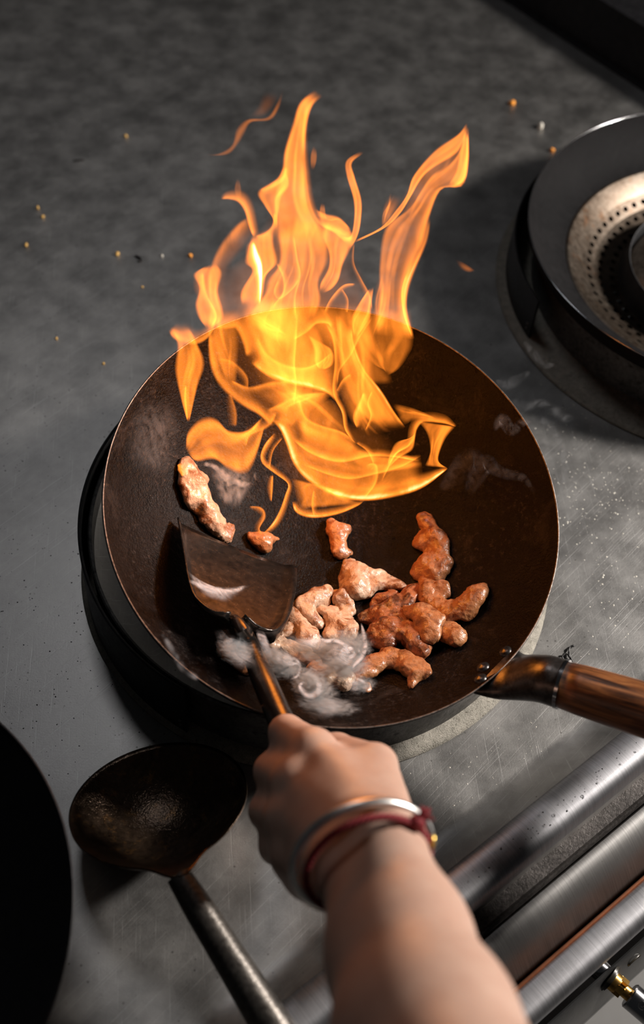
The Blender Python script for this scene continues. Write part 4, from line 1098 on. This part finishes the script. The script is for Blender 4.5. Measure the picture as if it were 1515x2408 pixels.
# --- the hot body
sheet(T_, B([(390, -20), (380, 110), (440, 290), (520, 420), (640, 520)]), B([(820, -20), (850, 110), (860, 260), (850, 400), (760, 500)]), U[0], fire, fill=0.30, eL=0.1, eR=0.1, ew=.25, vfade=(.2, .2), streaks=6)
sheet(T_, B([(700, 30), (760, 160), (830, 300), (850, 440), (900, 560), (960, 640)]), B([(1010, 20), (1020, 160), (1010, 300), (1030, 420), (1090, 530), (1150, 600)]), U[-1], fire, fill=0.26, eL=0.1, eR=0.2, ew=.2, vfade=(.15, .2), streaks=4)
sheet(T_, B([(180, 60), (240, 140), (280, 250), (330, 380)]), B([(420, 40), (400, 120), (400, 150), (380, 420)]), U[0], fire, fill=0.22, eL=0.3, eR=0.1, ew=.2, vfade=(.2, .2), streaks=2)
sheet(T_, B([(440, 430), (520, 500), (590, 560), (640, 640)]), B([(640, 390), (760, 440), (860, 500), (930, 660)]), W2b, fire, fill=0.3, eL=0.1, eR=0.1, ew=.25, vfade=(.2, .25), streaks=4)
sheet(T_, B([(440, -10), (405, 60), (400, 130), (440, 230), (470, 310), (560, 380)]), B([(700, 10), (720, 100), (740, 180), (790, 270), (830, 360), (835, 430)]), U[-1], fire, fill=0.26, eL=0.15, eR=0.2, ew=0.2, vfade=(.2, .12))
sheet(T_, B([(520, -20), (480, 40), (470, 110), (510, 180), (570, 240)]), B([(600, 20), (640, 80), (660, 150), (660, 210), (650, 260)]), U[-2], fire, fill=0.5, eL=0.05, eR=0.05, ew=0.35, vfade=(.3, .35))
sheet(T_, B([(410, 80), (480, 60), (560, 110), (600, 150)]), B([(440, 130), (500, 160), (560, 200), (640, 210)]), U[-2], fire, fill=0.45, eL=0.05, eR=0.05, ew=.3, vfade=(.3, .3))
stroke(T_, B([(455, 285, 40), (540, 340, 60), (640, 372, 64), (740, 392, 60), (810, 425, 44), (840, 470, 26)]), U[-2], fire, 0.95)
stroke(T_, B([(470, 180, 26), (510, 260, 40), (580, 310, 44), (680, 330, 36), (760, 300, 22), (820, 250, 14)]), U[-2], fire, 0.55)
stroke(T_, B([(658, 60, 10), (650, 190, 20), (642, 300, 24), (650, 400, 22), (640, 500, 18)]), U[-3], fire, 0.6)
stroke(T_, B([(790, 110, 14), (828, 190, 22), (838, 300, 22), (828, 430, 20), (868, 520, 18), (882, 600, 16), (925, 665, 12)]), U[-3], fire, 0.75)
sheet(T_, B([(700, 160), (730, 230), (735, 290), (760, 330)]), B([(815, 230), (830, 270), (820, 310), (780, 330)]), U[-2], fire, fill=0.35, eL=0.5, eR=0.4)
stroke(T_, B([(640, 190, 14), (700, 150, 26), (740, 110, 30), (800, 110, 26), (820, 140, 14)]), U[-1], fire, 0.55)
stroke(T_, B([(905, 130, 14), (910, 210, 24), (958, 330, 26), (1035, 430, 26), (1095, 525, 24), (1150, 595, 16)]), U[-3], fire, 0.85, sh=-1)
sheet(T_, B([(830, 60), (840, 180), (850, 300), (880, 420), (940, 520), (1020, 590)]), B([(905, 130), (912, 220), (960, 335), (1036, 435), (1096, 530), (1140, 600)]), U[-2], fire, fill=0.34, eL=0.1, eR=0.3)
stroke(T_, B([(1000, 90, 14), (940, 180, 20), (900, 260, 20), (850, 330, 16), (840, 400, 12)]), U[-1], fire, 0.4)
stroke(T_, B([(905, 350, 12), (870, 380, 18), (840, 430, 14)]), U[-3], fire, 0.4)
sheet(T_, B([(905, 60), (890, 150), (930, 230), (1000, 300), (1060, 330)]), B([(1180, 40), (1192, 200), (1165, 270), (1120, 330), (1070, 360)]), U[0], fire, fill=0.17, eL=0.1, eR=0.22, ew=.14)
sheet(T_, B([(830, 130), (860, 260), (900, 330), (1000, 400)]), B([(1000, 150), (1020, 260), (1080, 330), (1100, 400)]), U[0], fire, fill=0.14, eL=0.05, eR=0.05, ew=.3)
stroke(T_, B([(965, 432, 12), (955, 490, 46), (930, 545, 44), (935, 595, 12)]), U[-4], fire, 0.8)
stroke(T_, B([(1002, 425, 6), (985, 480, 18), (998, 540, 14), (970, 610, 8)]), U[-4], fire, 0.5)
# arch on the left with its dark eye
stroke(T_, B([(262, 150, 20), (276, 230, 56), (292, 320, 66), (340, 400, 70), (420, 470, 62), (500, 520, 56), (560, 580, 56)]), U[-3], fire, 0.62, edge=0.15)
stroke(T_, B([(280, 130, 36), (330, 120, 60), (390, 120, 60), (430, 200, 56), (440, 270, 40)]), U[-1], fire, 0.5)
stroke(T_, B([(355, 380, 12), (440, 420, 40), (540, 400, 50), (620, 390, 30)]), U[-2], fire, 0.45)
stroke(T_, B([(300, 280, 20), (360, 300, 30), (420, 360, 30), (430, 420, 16)]), U[-2], fire, 0.3)
sheet(T_, B([(74, 135), (108, 215), (98, 330), (128, 470), (156, 566)]), B([(168, 130), (205, 210), (238, 300), (205, 410), (166, 568)]), U[-1], fire, fill=0.42, eL=0.5, eR=0.3, vfade=(.1, .06))
stroke(T_, B([(80, 140, 40), (120, 170, 70), (190, 190, 60), (250, 160, 40), (290, 80, 20)]), U[0], fire, 0.5)
stroke(T_, B([(150, 400, 10), (152, 470, 26), (158, 560, 8)]), U[-1], fire, 0.7)
# swirl low over the wok
W2 = {k: over_wok(0.01 * k) for k in range(0, 12)}
sheet(T_, B([(148, 690), (158, 610), (220, 548), (285, 548), (345, 603), (430, 603), (500, 540)]), B([(160, 712), (200, 750), (282, 742), (345, 788), (415, 808), (462, 760), (515, 580)]), W2[5], fire, fill=0.34, eL=0.8, eR=0.6, ew=.12)
stroke(T_, B([(350, 440, 20), (370, 520, 36), (372, 590, 30)]), W2[6], fire, 0.3)
stroke(T_, B([(560, 520, 30), (520, 580, 40), (440, 620, 30), (420, 680, 16)]), W2[6], fire, 0.4)
stroke(T_, B([(540, 540, 40), (600, 590, 56), (630, 670, 50), (665, 760, 50), (735, 830, 54), (840, 885, 56), (960, 905, 54), (1090, 890, 54), (1220, 850, 52), (1345, 778, 12)]), W2[5], fire, 1.0, vfade=(.08, .02), sh=1)
sheet(T_, B([(655, 520), (720, 575), (860, 615), (960, 690), (1100, 720), (1225, 715)]), B([(650, 740), (735, 830), (860, 885), (1000, 900), (1140, 870), (1240, 840)]), W2[6], fire, fill=0.30, eL=0.35, eR=0.25, ew=.12)
stroke(T_, B([(640, 640, 20), (720, 700, 30), (850, 740, 34), (990, 715, 30), (1100, 720, 26), (1220, 745, 10)]), W2[6], fire, 0.6)
stroke(T_, B([(690, 760, 14), (800, 800, 24), (900, 820, 26), (1010, 800, 22), (1120, 770, 24), (1225, 720, 12)]), W2[6], fire, 0.45)
stroke(T_, B([(975, 765, 10), (1015, 770, 30), (1012, 840, 30), (965, 915, 12)]), W2[6], fire, 0.55)
stroke(T_, B([(930, 660, 12), (985, 700, 20), (1012, 760, 16)]), W2[7], fire, 0.45)
sheet(T_, B([(630, 820), (650, 900), (660, 970)]), B([(860, 880), (930, 920), (945, 945)]), W2[4], fire, fill=0.36, eL=0.1, eR=0.1, ew=.2)
stroke(T_, B([(640, 930, 16), (665, 975, 30), (735, 992, 34), (840, 978, 30), (930, 945, 20), (965, 925, 8)]), W2[3], fire, 0.8, sh=1)
stroke(T_, B([(735, 880, 8), (732, 940, 24), (736, 995, 10)]), W2[4], fire, 0.5)
sheet(T_, B([(1205, 562), (1250, 620), (1265, 700), (1240, 770)]), B([(1384, 588), (1335, 650), (1305, 740), (1348, 780)]), W2[5], fire, fill=0.30, eL=0.15, eR=0.7, ew=.16, vfade=(.04, .06))
stroke(T_, B([(1384, 588, 8), (1320, 562, 34), (1230, 558, 36), (1195, 600, 30), (1180, 660, 26), (1110, 710, 22), (1060, 800, 16), (1045, 840, 8)]), W2[5], fire, 0.7, vfade=(.02, .1))
sheet(T_, B([(1190, 640), (1110, 660), (1080, 720), (1070, 770)]), B([(1200, 600), (1190, 690), (1130, 730), (1075, 780)]), W2[6], fire, fill=0.3, eL=0.3, eR=0.3)
sheet(T_, B([(1090, 480), (1180, 500), (1290, 545)]), B([(1140, 590), (1200, 560), (1300, 560)]), W2[7], fire, fill=0.22, eL=0.1, eR=0.1, ew=.25, vfade=(.2, .2))
stroke(T_, B([(660, 460, 30), (690, 550, 36), (760, 590, 30), (860, 620, 26), (930, 670, 16)]), W2[7], fire, 0.55)
stroke(T_, B([(520, 520, 30), (580, 500, 44), (640, 470, 50), (700, 450, 40), (800, 440, 26)]), W2[8], fire, 0.5)
sheet(T_, B([(560, 420), (540, 500), (560, 560)]), B([(830, 440), (700, 540), (640, 600)]), W2[8], fire, fill=0.25, eL=0.1, eR=0.1, ew=.3)
# thin legs down to the meat
stroke(T_, B([(560, 620, 16), (515, 680, 24), (500, 745, 20), (560, 795, 22), (622, 845, 16), (612, 900, 20), (585, 980, 24), (545, 1045, 22), (495, 1085, 8)]), W2[3], fire, 0.75)
stroke(T_, B([(545, 810, 14), (540, 870, 22), (540, 932, 6)]), W2[3], fire, 0.7)
stroke(T_, B([(590, 640, 10), (545, 700, 16), (530, 780, 14)]), W2[4], fire, 0.4)
stroke(T_, B([(440, 955, 10), (490, 965, 24), (510, 1000, 18), (480, 1050, 20), (500, 1085, 10)]), W2[1], fire, 0.5)
stroke(T_, B([(115, 760, 14), (130, 780, 44), (140, 815, 22)]), over_wok(0.022), fire, 0.85)
# broad warm gas between the folds
sheet(T_, A([(560, 560), (430, 800), (300, 900), (220, 1020), (200, 1180)]), A([(760, 640), (900, 760), (960, 900), (1010, 1000), (1150, 1180)]), U[5], fire, fill=0.15, eL=0, eR=0, ew=.35, vfade=(.35, .25), bulge=0.15)
sheet(T_, B([(300, 40), (330, 300), (520, 480)]), B([(900, 40), (900, 260), (880, 470)]), U[1], fire, fill=0.12, eL=0, eR=0, ew=.35, vfade=(.3, .3), bulge=0.15)
sheet(T_, B([(420, 560), (560, 760), (640, 940)]), B([(980, 560), (1120, 700), (960, 920)]), W2[4], fire, fill=0.09, eL=0, eR=0, ew=.3, vfade=(.25, .25), bulge=0.15)

fl = bpy.data.lights.new('fire_glow', 'POINT'); fl.energy = 0.95; fl.color = (1.0, 0.31, 0.04); fl.shadow_soft_size = 0.05
flo = bpy.data.objects.new('fire_glow', fl); COL.objects.link(flo); flo.location = Vector(on_wok(720, 960, 0.10))
wisp = thing('flame_wisp', 'faint detached orange wisp of flame floating at the upper left of the fire', 'flame', U[6](*A([(390, 330)])[0][:2]))
sheet('wisp_sheet', A([(592, 55), (565, 120), (520, 185), (430, 195), (380, 240), (360, 310), (300, 350), (235, 355)]), A([(596, 80), (575, 150), (535, 200), (450, 210), (420, 260), (390, 310), (340, 358), (240, 362)]), U[6], wisp, fill=0.15, eL=0.02, eR=0.06, vfade=(.25, .3), ew=.4)
sheet('wisp_sheet', A([(500, 60), (480, 130), (430, 190)]), A([(585, 70), (550, 140), (500, 195)]), U[6], wisp, fill=0.06, eL=0, eR=0, vfade=(.5, .3), ew=.4)
spark = thing('flame_wisp', 'small detached orange lick to the right of the tall flames', 'flame', U[3](1092, 632))
sheet('wisp_sheet', A([(1375, 830), (1420, 850), (1475, 885)]), A([(1400, 880), (1440, 895), (1470, 890)]), U[3], spark, fill=0.2, eL=0, eR=0, vfade=(.5, .4), ew=.45)

# ------------------------------------------------------------------ smoke
smk = thing('smoke', 'white curling smoke rising from the meat right of the spatula handle', 'smoke', on_wok(760, 1560, 0.01), kind='stuff')
def C3(pts):   # crop (600,1380)-(900,1700), x5.05
    return [(x / 5.05 + 600, y / 5.05 + 1380, *[c / 5.05 for c in r]) for x, y, *r in pts]
SM = dict(mat=M_SMOKE)
K = {k: over_wok(0.004 * k) for k in range(1, 16)}
S_ = 'smoke_curl'
sheet(S_, C3([(420, 640), (620, 720), (760, 830), (900, 920)]), C3([(700, 560), (900, 640), (1050, 720), (1150, 880)]), K[7], smk, M_SMOKE, fill=0.55, eL=0.1, eR=0.2, ew=.3, vfade=(.3, .25), wob=.1)
sheet(S_, C3([(860, 690), (900, 800), (1000, 900), (1150, 960)]), C3([(1100, 620), (1180, 720), (1230, 820), (1190, 940)]), K[9], smk, M_SMOKE, fill=0.4, eL=0.15, eR=0.2, ew=.28, vfade=(.25, .25), wob=.1)
stroke(S_, C3([(1260, 430, 20), (1290, 560, 60), (1310, 700, 70), (1270, 830, 60), (1180, 930, 40), (1150, 1020, 24)]), K[10], smk, 0.4, mat=M_SMOKE, edge=.2)
stroke(S_, C3([(740, 540, 20), (820, 640, 50), (960, 640, 60), (1100, 700, 70), (1180, 800, 50), (1100, 860, 30)]), K[10], smk, 0.5, mat=M_SMOKE, edge=.25)
stroke(S_, C3([(1000, 640, 20), (1100, 640, 50), (1200, 700, 50), (1240, 790, 40)]), K[8], smk, 0.4, mat=M_SMOKE)
sheet(S_, C3([(210, 800), (270, 900), (400, 950), (520, 900)]), C3([(260, 760), (400, 790), (480, 850), (540, 960)]), K[8], smk, M_SMOKE, fill=0.35, eL=.1, eR=.15, ew=.3, vfade=(.3, .3))
stroke(S_, C3([(440, 830, 30), (510, 890, 50), (530, 980, 44), (500, 1060, 30), (420, 1100, 16)]), K[8], smk, 0.3, mat=M_SMOKE, edge=.1)
stroke(S_, C3([(540, 1030, 24), (660, 1050, 60), (740, 1120, 80), (760, 1220, 90), (680, 1300, 80), (580, 1270, 60), (530, 1180, 44), (590, 1120, 30)]), K[7], smk, 0.34, mat=M_SMOKE, edge=.1)
stroke(S_, C3([(520, 1150, 20), (560, 1220, 70), (640, 1280, 70), (760, 1250, 60), (840, 1200, 20)]), K[6], smk, 0.3, mat=M_SMOKE)
sheet(S_, C3([(1040, 1130), (1100, 1220), (1200, 1260)]), C3([(1180, 1080), (1260, 1130), (1330, 1180)]), K[6], smk, M_SMOKE, fill=0.35, eL=.1, eR=.3, ew=.3, vfade=(.25, .25))
stroke(S_, C3([(1180, 1080, 16), (1270, 1120, 50), (1320, 1180, 40), (1270, 1215, 20)]), K[7], smk, 0.55, mat=M_SMOKE)
sheet(S_, C3([(600, 1340), (720, 1480), (760, 1600)]), C3([(1000, 1260), (1050, 1400), (960, 1560)]), K[5], smk, M_SMOKE, fill=0.22, eL=0, eR=0, ew=.35, vfade=(.35, .35))
sheet(S_, C3([(0, 500), (60, 700), (180, 880)]), C3([(110, 520), (180, 700), (230, 900)]), K[12], smk, M_SMOKE, fill=0.25, eL=.1, eR=.25, ew=.2, vfade=(.2, .3))
def puff_mat():
    m, nt, out = new_mat('smoke_puff')
    tc = N_(nt, 'ShaderNodeTexCoord')
    ln_ = N_(nt, 'ShaderNodeVectorMath', operation='LENGTH'); nt.links.new(tc.outputs['Object'], ln_.inputs[0])
    fall = math_node(nt, 'SUBTRACT', 1.0, ln_.outputs['Value'])
    n1 = noise_node(nt, tc.outputs['Object'], 1.9, 4, 0.6, 2.4)
    d = math_node(nt, 'SUBTRACT', math_node(nt, 'ADD', n1, math_node(nt, 'MULTIPLY', fall, 0.45)), 0.62)
    d = math_node(nt, 'MULTIPLY', math_node(nt, 'MAXIMUM', d, 0.0), math_node(nt, 'MULTIPLY', math_node(nt, 'MINIMUM', math_node(nt, 'MAXIMUM', math_node(nt, 'MULTIPLY', fall, 4.0), 0.0), 1.0), 900.0))
    vs = N_(nt, 'ShaderNodeVolumeScatter'); vs.inputs['Color'].default_value = (0.95, 0.95, 0.98, 1); vs.inputs['Anisotropy'].default_value = 0.2
    nt.links.new(d, vs.inputs['Density']); nt.links.new(vs.outputs[0], out.inputs['Volume'])
    return m
M_PUFF = puff_mat()
_bm = bmesh.new(); bmesh.ops.create_icosphere(_bm, subdivisions=3, radius=1.0); PUFF_ME = bpy.data.meshes.new('smoke_puff'); _bm.to_mesh(PUFF_ME); _bm.free(); PUFF_ME.materials.append(M_PUFF)
def puff(px, py, off, a, b, h, rot, parent):
    c = on_wok(px, py, off); n = wok_normal(c)
    x_ = RGT - n * (RGT @ n); x_ /= np.linalg.norm(x_); y_ = np.cross(n, x_)
    xr = x_ * math.cos(rot) + y_ * math.sin(rot); yr = -x_ * math.sin(rot) + y_ * math.cos(rot)
    o_ = bpy.data.objects.new('smoke_puff', PUFF_ME); COL.objects.link(o_); o_.parent = parent
    M_ = Matrix(((xr[0] * a, yr[0] * b, n[0] * h, c[0]), (xr[1] * a, yr[1] * b, n[1] * h, c[1]), (xr[2] * a, yr[2] * b, n[2] * h, c[2]), (0, 0, 0, 1)))
    o_.matrix_parent_inverse = Matrix.Translation(-Vector(parent.location)); o_.matrix_basis = M_
for a in ((790, 1540, .026, .030, .020, .012, -0.3), (820, 1520, .030, .022, .020, .011, 0.9), (668, 1565, .026, .018, .016, .010, 0.4), (738, 1620, .022, .020, .018, .009, 0.0), (850, 1610, .022, .013, .010, .007, 0.3), (720, 1530, .026, .024, .012, .009, -0.5), (800, 1570, .030, .026, .016, .010, 0.2), (650, 1545, .030, .016, .012, .009, -0.4), (730, 1600, .026, .016, .020, .009, 0.2), (560, 1530, .022, .020, .014, .010, 0.6), (770, 1660, .016, .026, .012, .008, 0.1)):
    puff(*a, smk)
haze = thing('smoke', 'thin grey smoke drifting over the left side of the wok and spatula blade', 'smoke', on_wok(420, 1300, 0.01), kind='stuff')
sheet(S_, [(430, 1330), (480, 1400), (540, 1420)], [(470, 1370), (540, 1385), (600, 1370)], K[11], haze, M_SMOKE, fill=0.22, eL=.1, eR=.25, ew=.2, vfade=(.3, .3))
stroke(S_, [(445, 1365, 8), (490, 1385, 18), (540, 1390, 20), (580, 1378, 6)], K[11], haze, 0.35, mat=M_SMOKE, edge=.1)
sheet(S_, [(500, 1480), (520, 1530), (560, 1580)], [(560, 1470), (590, 1520), (610, 1570)], K[6], haze, M_SMOKE, fill=0.1, eL=.05, eR=.1, ew=.3, vfade=(.3, .3))
sheet(S_, [(480, 1085), (500, 1130), (520, 1190)], [(600, 1100), (590, 1150), (560, 1200)], K[4], haze, M_SMOKE, fill=0.1, eL=.1, eR=.1, ew=.3, vfade=(.3, .3))
stroke(S_, [(470, 1090, 10), (500, 1095, 14), (520, 1110, 16), (545, 1130, 22), (590, 1140, 14), (600, 1110, 8)], K[5], haze, 0.25, mat=M_SMOKE)
stroke(S_, [(380, 1490, 8), (400, 1520, 16), (430, 1570, 20), (470, 1600, 12)], K[6], haze, 0.22, mat=M_SMOKE)
sheet(S_, [(330, 930), (300, 1010), (290, 1100)], [(430, 950), (420, 1050), (400, 1140)], K[5], haze, M_SMOKE, fill=0.06, eL=0, eR=0, ew=.35, vfade=(.3, .3))
drift = thing('smoke', 'thin violet-grey smoke curling off the right rim of the wok', 'smoke', on_wok(1180, 1050, 0.01), kind='stuff')
D_ = lambda pts: [(x / 3.087 + 1100, y / 3.087 + 780, *[c / 3.087 for c in r]) for x, y, *r in pts]
stroke(S_, D_([(190, 720, 34), (250, 640, 102), (320, 720, 85), (400, 660, 68), (480, 660, 34)]), K[5], drift, 0.056, mat=M_SMOKE)
stroke(S_, D_([(0, 1180, 68), (60, 1060, 136), (130, 960, 153), (200, 1000, 102), (300, 1040, 85), (400, 1060, 68), (490, 1170, 20)]), K[4], drift, 0.042, mat=M_SMOKE)
stroke(S_, D_([(-200, 1150, 51), (-100, 1060, 153), (20, 930, 187), (120, 960, 85)]), K[4], drift, 0.042, mat=M_SMOKE)
zz = lambda h: (lambda px, py: on_z(px, py, h))
stroke(S_, D_([(440, 640, 34), (540, 640, 68), (640, 740, 74), (700, 900, 68), (700, 1060, 51), (680, 1160, 20)]), zz(0.05), drift, 0.035, mat=M_SMOKE)
stroke(S_, D_([(320, 490, 51), (420, 540, 85), (560, 520, 74), (700, 620, 85), (780, 620, 34)]), zz(0.07), drift, 0.042, mat=M_SMOKE)
stroke(S_, D_([(200, 360, 34), (300, 380, 102), (400, 320, 68), (460, 290, 23)]), zz(0.09), drift, 0.049, mat=M_SMOKE)
stroke(S_, D_([(400, 60, 34), (500, 180, 85), (560, 240, 68), (640, 240, 27)]), zz(0.10), drift, 0.035, mat=M_SMOKE)
